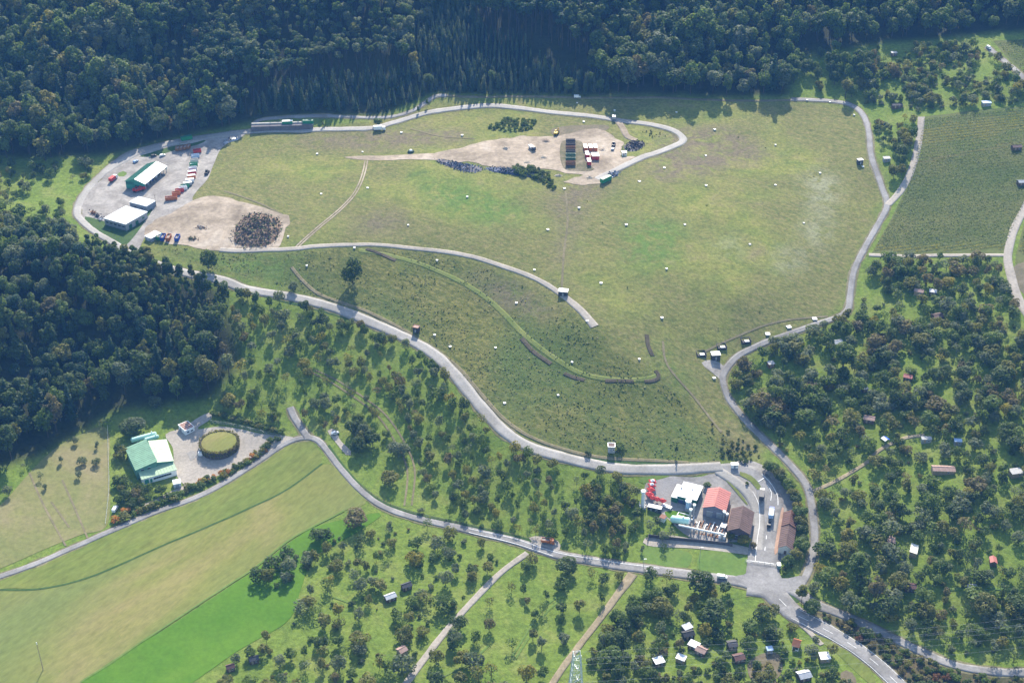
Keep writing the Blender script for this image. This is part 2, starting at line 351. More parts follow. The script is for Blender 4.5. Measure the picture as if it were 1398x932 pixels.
# fields and bare areas
S = sheet
S('field', [(-60,830),(0,806),(60,804),(130,786),(210,751),(290,717),(380,676),(440,634),(470,650),(500,684),(470,697),(435,716),(400,735),(345,778),(250,840),(110,932),(40,985),(-60,1000)], HAY, .14, 7, 'wide straw green mown hay field', wob=.5)
S('field', [(-60,810),(0,790),(55,770),(110,745),(165,721),(215,700),(300,666),(345,639),(385,612),(412,602),(428,606),(438,632),(380,674),(290,715),(210,749),(130,784),(60,802),(0,804),(-60,828)], STRIPG, .12, 6, 'green grass strip between the lane and the ditch')
S('field', [(104,940),(250,843),(345,780),(400,737),(440,716),(520,700),(490,725),(430,760),(412,800),(395,845),(330,885),(250,940),(150,1000)], BRIGHT, .16, 6, 'vivid green pasture beside the hay field', wob=.3)
S('field', [(-40,715),(0,690),(60,625),(100,598),(145,584),(149,640),(147,715),(110,730),(60,750),(0,776),(-40,790)], PAST, .14, 6, 'pale grazed pasture below the wood')
strip('ditch', [(0,805),(60,803),(130,785),(210,750),(290,716),(380,675),(440,633)], 1.1, DGRASS, .26, 'dark ditch line across the hay fields', keep=False)
strip('field_edge', [(110,931),(250,839),(345,777),(400,734),(470,697)], 1.0, SWATH, .3, 'pale boundary line of the bright pasture', keep=False)
S('vineyard_ground', [(1258,160),(1398,145),(1460,140),(1460,250),(1398,285),(1372,345),(1300,347),(1190,346),(1215,302),(1240,250)], VINEG, .12, 6, 'dark vineyard ground on the right slope', sharp=True)
S('vineyard_ground', [(1356,56),(1398,54),(1460,54),(1460,150),(1398,104),(1376,80)], VINEG, .12, 6, 'vineyard ground at the upper right edge', sharp=True)
S('vineyard_ground', [(1387,348),(1398,305),(1440,300),(1440,362),(1386,360)], VINEG, .12, 5, 'sliver of vineyard beyond the right lane', sharp=True)
S('field', [(1386,362),(1440,362),(1440,410),(1396,400)], SOIL, .12, 5, 'reddish bare plot beyond the right lane')
# recycling yard and dump platform
S('yard', [(101,291),(112,266),(132,241),(162,219),(200,204),(250,192),(300,184),(335,183),(305,200),(293,222),(283,245),(268,262),(264,276),(290,300),(250,318),(205,318),(186,344),(164,338),(145,328),(122,310)], YARD, .14, 5, 'grey asphalt recycling yard')
S('dirt_area', [(258,277),(280,268),(302,268),(335,277),(378,289),(395,299),(386,325),(372,341),(310,342),(240,334),(198,322),(208,303),(235,290)], DIRT, .18, 5, 'tan dirt storage area beside the yard', wob=3)
S('grass_island', [(116,296),(126,313),(143,325),(166,337),(184,322),(198,302),(208,286),(198,281),(172,309),(145,303)], DGRASS, .2, 4, 'dark grass island around the white yard building')
S('grass_island', [(160,239),(167,234),(174,237),(167,242)], SWATH, .2, 3, 'small oval grass island in the yard')
S('grass_island', [(190,214),(215,206),(240,199),(262,196),(282,191),(270,198),(240,205),(215,213)], DGRASS, .2, 4, 'narrow grass strip behind the yard')
S('dirt_area', [(590,212),(630,202),(665,193),(690,189),(720,186),(757,187),(800,177),(824,179),(842,190),(852,198),(846,214),(868,214),(845,230),(832,244),(812,252),(778,250),(768,247),(795,241),(760,234),(735,231),(690,230),(650,223),(612,219)], DIRT, .2, 5, 'pale bare dirt platform of the dump', wob=4)
S('dirt_area', [(470,215),(520,213),(560,211),(600,210),(610,218),(560,218),(500,219)], DIRT, .17, 4, 'pale dirt band leading to the dump', wob=.8)
S('dirt_area', [(755,176),(800,171),(830,172),(825,179),(790,182),(760,187)], SOIL, .16, 4, 'reddish earth behind the dump', wob=.8)
S('scrub_island', [(766,196),(784,192),(796,197),(800,222),(812,232),(790,234),(768,228)], land('weedy_rubble', [(.3,(.06,.07,.03)),(.5,(.13,.115,.065)),(.72,(.24,.2,.14))], .12, .7, .4), .32, 4, 'weedy rough ground under the box skips', wob=.5)
# left compound and gas plant
S('yard', [(226,593),(249,584),(274,568),(288,563),(289,571),(268,586),(300,582),(330,586),(357,592),(398,596),(402,600),(385,607),(345,625),(330,632),(300,648),(262,664),(247,657),(238,640),(236,612)], GRAV, .14, 5, 'sandy yard around the round tank')
S('yard', [(178,697),(215,680),(245,665),(262,660),(258,668),(225,686),(190,701)], GRAV, .16, 4, 'narrow yard lane behind the hedge')
S('yard', [(884,656),(915,650),(960,650),(985,636),(1020,628),(1050,640),(1072,662),(1088,690),(1091,720),(1082,752),(1068,765),(1050,776),(1032,772),(1022,768),(1028,735),(1000,740),(945,735),(905,702),(880,690)], YARD, .12, 5, 'asphalt forecourt of the gas plant')
S('paving', [(913,652),(930,655),(962,662),(955,690),(948,700),(928,700),(905,697),(886,684),(889,660)], land('grey_paving', [(.3,(.24,.225,.21)),(.7,(.31,.29,.27))], .1, .9, .15), .17, 4, 'grey paving around the white plant building')
S('yard', [(880,735),(905,730),(945,735),(990,741),(1024,748),(1022,757),(980,752),(940,748),(885,745)], GRAV, .2, 4, 'service lane below the plant')
S('lawn', [(882,742),(935,752),(945,762),(930,778),(880,770)], SWATH, .1, 4, 'lawn beside the service lane')
S('lawn', [(960,752),(1018,760),(1016,784),(985,786),(955,780)], SWATH, .16, 4, 'mown lawn left of the entrance')
S('lawn', [(930,698),(944,702),(940,713),(914,708),(908,698)], BRIGHT, .22, 3, 'small bright lawn inside the plant')
S('lawn', [(1010,644),(1026,650),(1036,660),(1040,668),(1034,669),(1024,657),(1010,649)], BERM, .34, 3, 'curved grass island between the entrance lanes')
S('lawn', [(990,655),(1000,662),(1012,675),(1022,690),(1020,690),(1008,676),(998,664)], BERM, .34, 3, 'thin grass strip beside the curved ramp')
S('lawn', [(872,652),(908,649),(915,650),(890,657),(876,660)], SWATH, .15, 3, 'grass verge along the landfill road')
S('lawn', [(1088,700),(1093,725),(1086,752),(1077,752),(1084,720)], SWATH, .22, 3, 'grass strip behind the weighhouse')
S('lawn', [(1070,811),(1086,806),(1100,812),(1090,822),(1075,822)], DGRASS, .2, 3, 'grass island in the road junction')
S('scrub_bank', [(1100,826),(1150,845),(1200,867),(1250,892),(1300,913),(1350,923),(1470,923),(1470,990),(1290,990),(1240,938),(1195,897),(1150,867),(1112,846)], land('scrub_ground', [(.3,(.04,.05,.018)),(.5,(.08,.075,.035)),(.7,(.13,.09,.06))], .1, .6, .4), .1, 5, 'dark scrubby bank between the two right roads')
S('lawn', [(1076,842),(1090,846),(1130,868),(1180,903),(1196,932),(1186,932),(1140,890),(1100,862)], STRIPG, .12, 4, 'grass verge between country road and garden path')
S('garden_bed', [(1021,905),(1048,890),(1068,897),(1062,925),(1030,932)], SOIL, .16, 4, 'bare vegetable plot in the gardens')
S('garden_bed', [(1148,918),(1160,915),(1170,932),(1150,932)], SOIL, .16, 4, 'small bare plot at the bottom edge')
# landfill details
S('gravel_pad', [(958,495),(976,492),(990,503),(985,518),(974,510)], YARD, .15, 4, 'grey gravel pad beside the shaft pits', wob=.5)
S('lawn', [(355,168),(375,163),(430,160),(431,170),(400,173),(350,176)], SWATH, .12, 4, 'light green verge behind the loading ramp')
S('verge', [(215,366),(300,386),(400,410),(460,425),(520,443),(552,459),(540,457),(460,432),(400,416),(300,392)], DGRASS, .12, 3, 'dark verge beside the landfill road')
S('verge', [(612,492),(630,510),(650,530),(640,530),(620,508)], DGRASS, .2, 3, 'dark planted verge above the road bend')
S('verge', [(668,560),(690,585),(720,604),(768,618),(765,622),(715,608),(684,588)], DGRASS, .2, 3, 'dark verge on the lower road bend')
S('verge', [(808,622),(850,629),(935,631),(934,635),(850,635),(806,628)], DGRASS, .2, 3, 'dark verge at the foot of the landfill')
strip('dark_cut', [(712,462),(728,480),(752,497)], 2.6, BROWN, .28, 'dark planted strip along the berm', keep=False)
strip('dark_cut', [(770,510),(785,516),(798,519)], 2.4, BROWN, .28, 'dark planted strip below the berm bend', keep=False)
strip('dark_cut', [(826,520),(865,521)], 2.4, BROWN, .28, 'dark planted strip at the end of the berm', keep=False)
strip('dark_cut', [(880,521),(892,520),(900,515),(895,506)], 2.4, BROWN, .28, 'hooked dark planted strip at the berm corner', keep=False)
strip('dark_cut', [(883,457),(885,472),(891,486)], 2.4, BROWN, .28, 'short dark strip on the open meadow', keep=False)
strip('dark_cut', [(500,340),(520,347),(540,356)], 2.4, BROWN, .28, 'dark strip under the plateau path', keep=False)
# roads
AR = strip('landfill_road', [(985,637),(940,640),(900,641),(850,640),(800,632),(760,622),(720,609),(690,590),(665,565),(640,535),(615,505),(590,482),(555,462),(510,442),(460,422),(400,406),(340,396),(300,382),(250,372),(215,362),(185,350),(168,340)], 6.5, CONC, .3, 'pale concrete landfill road climbing to the yard')
strip('road', [(176,346),(166,339),(150,329),(130,317),(112,302),(105,290),(112,270),(131,246),(160,223),(190,207),(240,194),(290,186),(340,180),(420,178),(500,176),(540,167),(590,153),(640,146.5),(680,145),(740,152),(800,158),(840,164),(880,169),(915,177),(931,187),(930,195),(910,204),(880,214),(860,223),(840,233),(815,245)], 5.0, CONC, .32, 'pale ring road around yard and dump', widths=[5]*6+[9,7]+[5.5]*20)
strip('road', [(880,176),(856,175),(840,166)][::-1], 4.5, DIRT, .3, 'short dirt spur off the ring road') if 0 else strip('road', [(843,165),(850,175),(856,186),(868,192)], 5, DIRT, .3, 'short dirt spur off the ring road')
strip('lane', [(345,172),(360,163),(430,158.5),(510,161),(560,153),(592,133),(610,131)], 3.2, ASPH, .28, 'grey lane behind the loading ramp')
strip('path', [(610,131),(700,132),(800,134),(950,136),(1080,137)], 2.4, FOOT, .24, 'narrow lane under the tall wood edge with tree shade painted dark')  # lane in the wood's shadow: the shade is put into the dark colour
strip('lane', [(1080,136),(1110,137),(1130,138),(1160,143),(1178,157),(1186,180),(1190,215),(1203,253),(1211,280),(1199,306),(1180,340),(1166,370),(1161,400),(1156,425),(1130,438),(1080,455),(1040,470),(1008,486),(990,506),(987,520),(996,546),(1020,576),(1050,606),(1080,636),(1100,661),(1108,690),(1112,735),(1105,775),(1093,800)], 3.8, ASPH, .28, 'grey perimeter lane under the forest edge')
strip('lane', [(1212,280),(1230,260),(1245,230),(1254,195),(1258,160)], 4.6, GRAV, .3, 'gravel lane beside the vineyard')
strip('lane', [(1186,348),(1240,350),(1300,349),(1376,349)], 3.0, GRAV, .3, 'farm track below the vineyard')
strip('lane', [(1410,262),(1398,287),(1385,312),(1376,348),(1380,375),(1390,408),(1405,432)], 5, GRAV, .32, 'gravel lane at the right edge')
strip('lane', [(1348,64),(1374,86),(1402,114)], 4, ASPH, .3, 'lane beside the upper right vineyard')
VR = strip('valley_lane', [(-40,803),(0,787),(55,767),(110,743),(165,719),(215,698),(265,680),(300,663),(345,635),(385,608),(412,598),(432,600),(447,616),(467,642),(492,669),(520,690),(560,705),(620,719),(700,738),(760,757),(840,771),(900,779),(960,787),(1010,794),(1050,806)], 6, ASPH, .3, 'valley lane winding along the bottom', widths=[3.4]*9+[4.2,4.5,5.5,6,6.2,6.4])
strip('lane', [(420,597),(411,584),(402,570),(396,556)], 4, ASPH, .31, 'short side lane into the wood')
CR = strip('country_road', [(1020,800),(1050,806),(1068,822),(1085,838),(1112,852),(1150,873),(1190,901),(1226,934),(1262,975)], 7.5, ASPH, .33, 'country road leaving at the bottom right', widths=[12,11,9,7.5,7.5,7.5,7.5])
strip('lane', [(1060,800),(1085,806),(1110,824),(1150,839),(1200,861),(1250,886),(1300,907),(1350,916),(1400,918),(1460,912)], 4.2, ASPH, .31, 'shaded lane right of the country road', widths=[8,5,4.2,4.2,4.2,4.2])
S('junction', [(1000,788),(1020,783),(1024,768),(1060,776),(1068,790),(1096,786),(1098,800),(1072,808),(1070,818),(1090,838),(1078,834),(1062,821),(1046,811),(1022,800)], ASPH, .36, 4, 'wide asphalt road junction at the plant entrance')
PRD = strip('plant_road', [(1040,790),(1042,770),(1046,735),(1050,700),(1050,680),(1042,660),(1025,645),(1000,640),(975,642)], 8, ASPH, .26, 'plant entrance road', widths=[16,15,15,14,11,9,7])
strip('plant_road', [(980,642),(1000,655),(1020,672),(1033,695),(1036,720),(1034,750)], 6, CONC, .29, 'curved concrete ramp inside the plant')
PD = strip('path', [(300,341),(350,342),(400,340),(430,336.5),(480,334.5),(540,336.5),(600,343),(650,352),(690,365),(730,380),(765,401),(790,421),(812,446)], 3.4, GRAV, .3, 'gravel path along the plateau edge', widths=[4,3.6,3.2,3.2,3.4,3.4,5])
for sft in (-.85, .85): strip('dirt_track', [(405,338),(430,315),(460,290),(480,270),(491,252),(497,235),(500,220)], .9, DIRT, .22, 'twin rutted dirt track crossing the landfill', shift=sft, keep=False)
strip('berm_path', [(490,342),(540,351),(590,367),(640,391),(680,421),(720,461),(760,491),(800,512),(850,519),(885,517),(899,512)], 3.4, BERM, .1, 'bright mown grass path along the berm', keep=False)
strip('path', [(398,365),(415,385),(440,404),(500,425),(550,450),(580,470),(620,497),(650,530),(690,574),(730,599),(790,619),(850,627),(940,632)], 2.2, FOOT, .26, 'worn earth path above the landfill road', keep=False)
strip('path', [(720,755),(680,785),(640,826),(600,872),(552,936),(530,970)], 3.2, GRAV, .3, 'pale field track through the lower orchard')
strip('path', [(864,783),(830,830),(790,882),(752,936),(735,965)], 3.2, TRACK, .3, 'brown dirt track between the lower orchards', widths=[5,3,3,3])
strip('path', [(1105,672),(1130,662),(1160,646),(1185,630),(1200,615),(1235,598),(1262,594)], 2.2, TRACK, .25, 'narrow garden track through the right orchards')
strip('path', [(1078,842),(1100,858),(1122,880)], 2.4, GRAV, .25, 'garden path beside the country road')
for k, q in enumerate([[(430,505),(470,525),(520,560),(550,600),(566,640),(562,690)], [(425,508),(465,530),(512,564),(540,604),(556,642),(552,690)]]):
    strip('grass_track', q, 1.0, FOOT, .2, 'faint wheel tracks on the orchard swath', keep=False)
for q in ([(700,895),(720,862),(740,832),(760,815)], [(704,899),(726,864),(746,836),(766,818)], [(600,925),(640,905),(668,880)], [(455,815),(475,822),(492,832)]):
    strip('grass_track', q, .9, SWATH, .2, 'faint wheel tracks in the lower orchards', keep=False)
for q in ([(40,645),(60,690),(90,745)], [(85,655),(105,700),(120,735)], [(70,685),(95,720)]):
    strip('grass_track', q, 1.0, FOOT, .24, 'pale lines across the pasture', keep=False)
strip('grass_track', [(1285,805),(1330,803),(1398,806)], 1.6, SWATH, .2, 'mown grass track in the right gardens', keep=False)
strip('verge', [(448,608),(466,634),(490,661),(519,684),(560,699),(620,713),(700,731),(752,747)], 2.2, DGRASS, .2, 'dark verge above the valley lane', keep=False)
for q in ([(306,261),(345,274),(384,292)], [(772,262),(775,300),(770,345),(767,394)], [(560,176),(600,186),(648,190)], [(1130,432),(1060,440),(1000,462),(962,480)], [(905,466),(912,500),(950,545),(985,590)]):
    strip('grass_track', q, 1.3, FOOT if q[0][0] != 1165 else SWATH, .2, 'faint worn track across the landfill meadow', keep=False)
# painted markings
strip('lane_marking', [(1064,818),(1085,838),(1112,852),(1150,873),(1190,901),(1226,934)], .2, PAINTW, .42, world=False, parent=CR, keep=False, dash=(5, 7.5))
for s in (-3.4, 3.4): strip('edge_line', [(1085,838),(1112,852),(1150,873),(1190,901),(1226,934)], .18, PAINTW, .42, parent=CR, keep=False, shift=s)
strip('lane_marking', [(1044,752),(1046,735),(1048,715)], .28, PAINTW, .42, parent=PRD, keep=False, dash=(2.5, 5))
for q in ([(1031,766),(1034,735),(1037,715),(1036,690),(1028,672)], [(1052,684),(1053,672),(1047,662)], [(1062,690),(1061,676),(1052,660),(1040,648)]):
    strip('edge_line', q, .28, PAINTW, .42, parent=PRD, keep=False)
strip('stop_line', [(1024,766),(1040,768),(1056,770)], .45, PAINTW, .43, parent=PRD, keep=False)
strip('stop_line', [(1035,658),(1043,653)], .45, PAINTW, .43, parent=PRD, keep=False)
for q in ([(640,722),(700,735),(760,754.5),(840,768),(900,776)], [(640,727),(700,741.5),(755,759.5)]):
    strip('edge_line', q, .25, PAINTW, .4, parent=VR, keep=False)
strip('concrete_pad', [(1041,679),(1038,700)], 4.2, CONC, .36, parent=PRD, keep=False)
strip('concrete_pad', [(1058,700),(1055,725)], 4.2, CONC, .36, parent=PRD, keep=False)
RD = np.vstack(ROADS)
# ------------------------------------------------------------------ tree prototypes
PAL = {  # dark -> light leaf colours
 'dark': ((.036,.068,.020), (.115,.160,.050)), 'green': ((.054,.100,.020), (.155,.215,.052)), 'grey': ((.080,.115,.062), (.205,.235,.135)),
 'olive': ((.088,.105,.024), (.225,.225,.066)), 'yellow': ((.14,.14,.022), (.30,.27,.06)), 'brown': ((.105,.098,.042), (.215,.185,.088)),
 'orange': ((.26,.11,.02), (.50,.24,.05)), 'conifer': ((.024,.060,.038), (.080,.135,.078)), 'red': ((.12,.06,.03), (.23,.12,.06)), 'weed': ((.09,.125,.035), (.15,.175,.055)), 'straw': ((.12,.125,.05), (.19,.185,.08))}
LEAF = {}
for k, (a, b) in PAL.items(): LEAF[k] = leafmat('leaves_'+k, a, b, True); LEAF[k+'*'] = leafmat('mass_leaves_'+k, a, b, False)
BARK = paint('bark', (.06, .05, .038), .9)
def quads(P, Nn, size, r, elong=1.0):
    n = len(P); Nn = Nn/np.linalg.norm(Nn, axis=1)[:, None]
    t = np.cross(Nn, r.normal(size=(n, 3))); t /= np.linalg.norm(t, axis=1)[:, None]; b = np.cross(Nn, t)
    s = size*(.55+.75*r.random(n))[:, None]
    V = np.stack([P-t*s*.5*elong-b*s*.42, P+t*s*.55*elong-b*s*.3, P+t*s*.42*elong+b*s*.5, P-t*s*.5*elong+b*s*.36], 1)
    V += r.normal(size=V.shape)*size*.09
    return V.reshape(-1, 3)
def crown_lobed(seed, H, base, Rr, nl, nf, size, top=1.0, flat=.8):
    r = np.random.default_rng(seed); zc = (base+H)/2; hz = (H-base)/2
    cs, rs = [np.array([0, 0, zc])], [Rr*.55]
    for k in range(nl):
        a = 2*math.pi*(k*.382+r.random()*.25); q = r.uniform(-.75, .85)
        w_ = math.sqrt(max(0, 1-q*q)) if top == 1 else (1-q)*.5*1.1
        cs.append(np.array([math.cos(a)*w_*Rr*.62, math.sin(a)*w_*Rr*.62, zc+q*hz*.72])); rs.append(Rr*r.uniform(.2, .52))
    cs, rs = np.array(cs), np.array(rs); pr = rs**2/np.sum(rs**2); P, Q = [], []
    while len(P) < nf:
        k = r.choice(len(rs), p=pr); d = r.normal(size=3); d /= np.linalg.norm(d)
        if d[2] < -.35 and r.random() < .7: continue
        p = cs[k]+d*rs[k]*r.uniform(.8, 1.12)*np.array([1, 1, flat])
        if r.random() < .85 and np.any(np.linalg.norm((p-cs)/np.array([1, 1, flat]), axis=1) < rs*.72): continue
        if p[2] < base*.8: continue
        P.append(p); Q.append(d+r.normal(size=3)*.45+np.array([0, 0, .25]))
    P = np.array(P); V = quads(P, np.array(Q), size, r)
    tone = np.clip(r.random(nf)*.8+.1, 0, 1)
    return V, tone
def crown_cone(seed, H, base, Rr, nf, size, pw=.85):
    r = np.random.default_rng(seed); t = 1-np.sqrt(r.random(nf)); t = np.round(t*14+r.normal(size=nf)*.22)/14; t = np.clip(t, 0, .985)
    a = r.random(nf)*2*math.pi; ph = np.floor(t*14)*1.3; lob = .78+.3*np.cos(a*5+ph)
    rad = ((1-t)**pw)*Rr*lob*np.sqrt(r.uniform(.35, 1.05, nf))
    P = np.stack([np.cos(a)*rad, np.sin(a)*rad, base+(H-base)*t-rad*.22], 1)
    Nn = np.stack([np.cos(a)*.7, np.sin(a)*.7, np.full(nf, .75)], 1)+r.normal(size=(nf, 3))*.3
    return quads(P, Nn, size, r, 1.25), np.clip(r.random(nf)*.8+.1, 0, 1)
def trunk_np(H, r0, limbs, seed, n=5):
    r = random.Random(seed); mb = MB(); mb.tube((0, 0, -.6), (r.uniform(-.1, .1), r.uniform(-.1, .1), H*.55), r0, r0*.6, n); mb.tube((0, 0, H*.55), (0, 0, H*.9), r0*.6, r0*.2, n)
    for k in range(limbs):
        a = 2*math.pi*k/limbs+r.random(); h = H*r.uniform(.35, .6)
        mb.tube((0, 0, h), (math.cos(a)*H*.22, math.sin(a)*H*.22, h+H*.2), r0*.45, r0*.15, 4)
    return mb
KINDS = {}
def fruit(s):
    if s < 5: return crown_lobed(100+s, 6.6, .5, 2.7, 14, 520, .52, flat=1.15)
    if s < 7: return crown_lobed(110+s, 6.6, 1.2, 2.9, 9, 190, .46, flat=1.0)      # thin, open crown
    if s < 9: return crown_lobed(120+s, 7.4, .4, 1.9, 11, 380, .48, flat=1.5)      # narrow
    return crown_lobed(130+s, 5.4, .6, 3.4, 15, 560, .55, flat=.8)                  # wide, low
def broad(s): return crown_lobed(200+s, 20, 3, 4.7, 18, 950, .9, flat=1.15) if s < 6 else crown_lobed(230+s, 20, .8, 7.2, 20, 1200, 1.1, flat=1.1)
def proto(kind, fn, H, trunk, nv):
    KINDS[kind] = dict(H=H, crowns=[fn(s) for s in range(nv)], trunk=trunk, me={}, tme=None)
proto('fruit_tree', fruit, 6.6, lambda: trunk_np(6.6, .16, 4, 1), 11)
proto('broadleaf_tree', broad, 20, lambda: trunk_np(20, .32, 3, 2), 11)
proto('pine_tree', lambda s: crown_lobed(300+s, 22, 12.5, 3.0, 8, 400, .75, flat=.95), 22, lambda: trunk_np(22, .26, 2, 3), 4)
proto('spruce_tree', lambda s: crown_cone(400+s, 18, 1.2, 3.0, 620, .8), 18, lambda: trunk_np(18, .24, 0, 4), 4)
proto('poplar_tree', lambda s: crown_lobed(500+s, 16, 1.5, 2.4, 12, 420, .85, top=0, flat=1.3), 16, lambda: trunk_np(16, .2, 2, 5), 4)
proto('bush', lambda s: crown_lobed(600+s, 2.6, .1, 1.7, 6, 170, .5, flat=.8), 2.6, None, 4)
def crown_mesh(kind, var, pal):
    K = KINDS[kind]; key = (var, pal)
    if key not in K['me']:
        V, tone = K['crowns'][var]; F = np.arange(len(V)).reshape(-1, 4)
        K['me'][key] = mesh_np(kind+'_crown', V, F, [LEAF[pal]], tone=tone)
    return K['me'][key]
def trunk_mesh(kind):
    K = KINDS[kind]
    if K['tme'] is None:
        mb = K['trunk'](); me = bpy.data.meshes.new(kind+'_trunk'); me.from_pydata(mb.v, [], mb.f); me.materials.append(BARK); K['tme'] = me
    return K['tme']
TREES = []   # dict(kind,x,y,h,w,pal,label,group,hand)
KEEP = []    # circles (x,y,r) that stay free of planted trees
def free_px(px, py, rx, ry): CLEAR.append((px, py, rx, ry))
CLEAR = [(746,752,16,12),(735,748,12,9),(1292,540,16,18),(1188,650,26,12),(1175,700,22,7),(1150,655,8,20),(1370,770,26,16),(1365,803,34,8),(1255,762,26,10),(1312,615,14,12),(1118,500,12,14),(1238,500,12,9),
 (1150,575,7,14),(1190,405,10,18),(1245,690,26,9),(1268,640,20,6),(1090,640,10,22),(1105,600,7,14),(1185,420,14,9),(1240,425,12,14),(1290,470,8,10),(1355,740,9,6),
 (85,262,42,16),(45,275,20,12),(110,300,14,10),(150,345,14,10),(130,372,8,12),(1040,888,18,15),(1010,845,16,22),(1120,830,14,9),(1165,918,20,14),(1025,820,12,10),
 (505,745,10,10),(430,790,26,14),(470,815,22,10),(520,870,16,22),(690,850,14,22),(740,795,22,18),(790,810,16,12),(900,800,9,12),(890,860,9,16),(935,815,8,14),(870,930,8,8),
 (705,905,14,16),(760,905,12,22),(600,715,16,7),(1215,72,16,12),(1220,120,14,12),(1290,130,22,10),(1345,95,16,14),(1300,100,16,6),(1220,160,14,8),(1200,130,10,7),
 (480,870,22,10),(380,880,16,14),(300,920,12,20),(350,845,26,14),(560,760,10,12),(640,760,10,12)]
for q in CLEAR[:]: pass
SHED_PX = []
def zone(kind, poly, sp, hr, pals, label, group, p=1.0, wr=(.85, 1.25), road=2.5, rows=None, edge=0, jit=.42, seed=0):
    r = np.random.default_rng(abs(hash((len(TREES), sp, len(poly)))) % 9999+seed) if 0 else np.random.default_rng(len(TREES)+int(sp*100)+seed)
    W = UN(poly) if not isinstance(poly, np.ndarray) else poly
    lo, hi = W.min(0)-5, W.max(0)+5
    ang = rows or 0; c_, s_ = math.cos(ang), math.sin(ang); ce = (lo+hi)/2; ex = np.linalg.norm(hi-lo)/2
    q = np.stack(np.meshgrid(np.arange(-ex, ex, sp), np.arange(-ex, ex, sp)), -1).reshape(-1, 2)
    q = q+r.uniform(-1, 1, q.shape)*sp*jit
    q = np.stack([q[:, 0]*c_-q[:, 1]*s_, q[:, 0]*s_+q[:, 1]*c_], 1)+ce
    q = q[inpoly(q, W)]; q = q[r.random(len(q)) < p]
    px = project(np.c_[q, Hxy(q[:, 0], q[:, 1])])
    names, wts = list(pals), np.array(list(pals.values()), float); wts /= wts.sum()
    for (x, y), (u, v, d) in zip(q, px):
        if u < -160 or u > PW+160 or v > PH+160: continue
        h = r.uniform(*hr)*(1+(.95 if hr[1] > 12.5 else .5)*float(hnoise(x, y, 28, 41)))
        if any(((u-a)/e)**2+((v-b)/f)**2 < 1 for a, b, e, f in CLEAR): continue
        dd = np.hypot(RD[:, 0]-x, RD[:, 1]-y)-RD[:, 2]
        if dd.min() < road: continue
        if any((x-a)**2+(y-b)**2 < e*e for a, b, e in KEEP): continue
        TREES.append(dict(kind=kind, x=x, y=y, h=h, w=r.uniform(*wr), pal=names[r.choice(len(names), p=wts)], label=label, group=group, hand=0))
def one(kind, px, py, h, w, pal, label, group=None):   # a tree picked out of the photograph, base at (px, py)
    x, y = U(px, py); TREES.append(dict(kind=kind, x=x, y=y, h=h, w=w, pal=pal, label=label, group=group, hand=1))
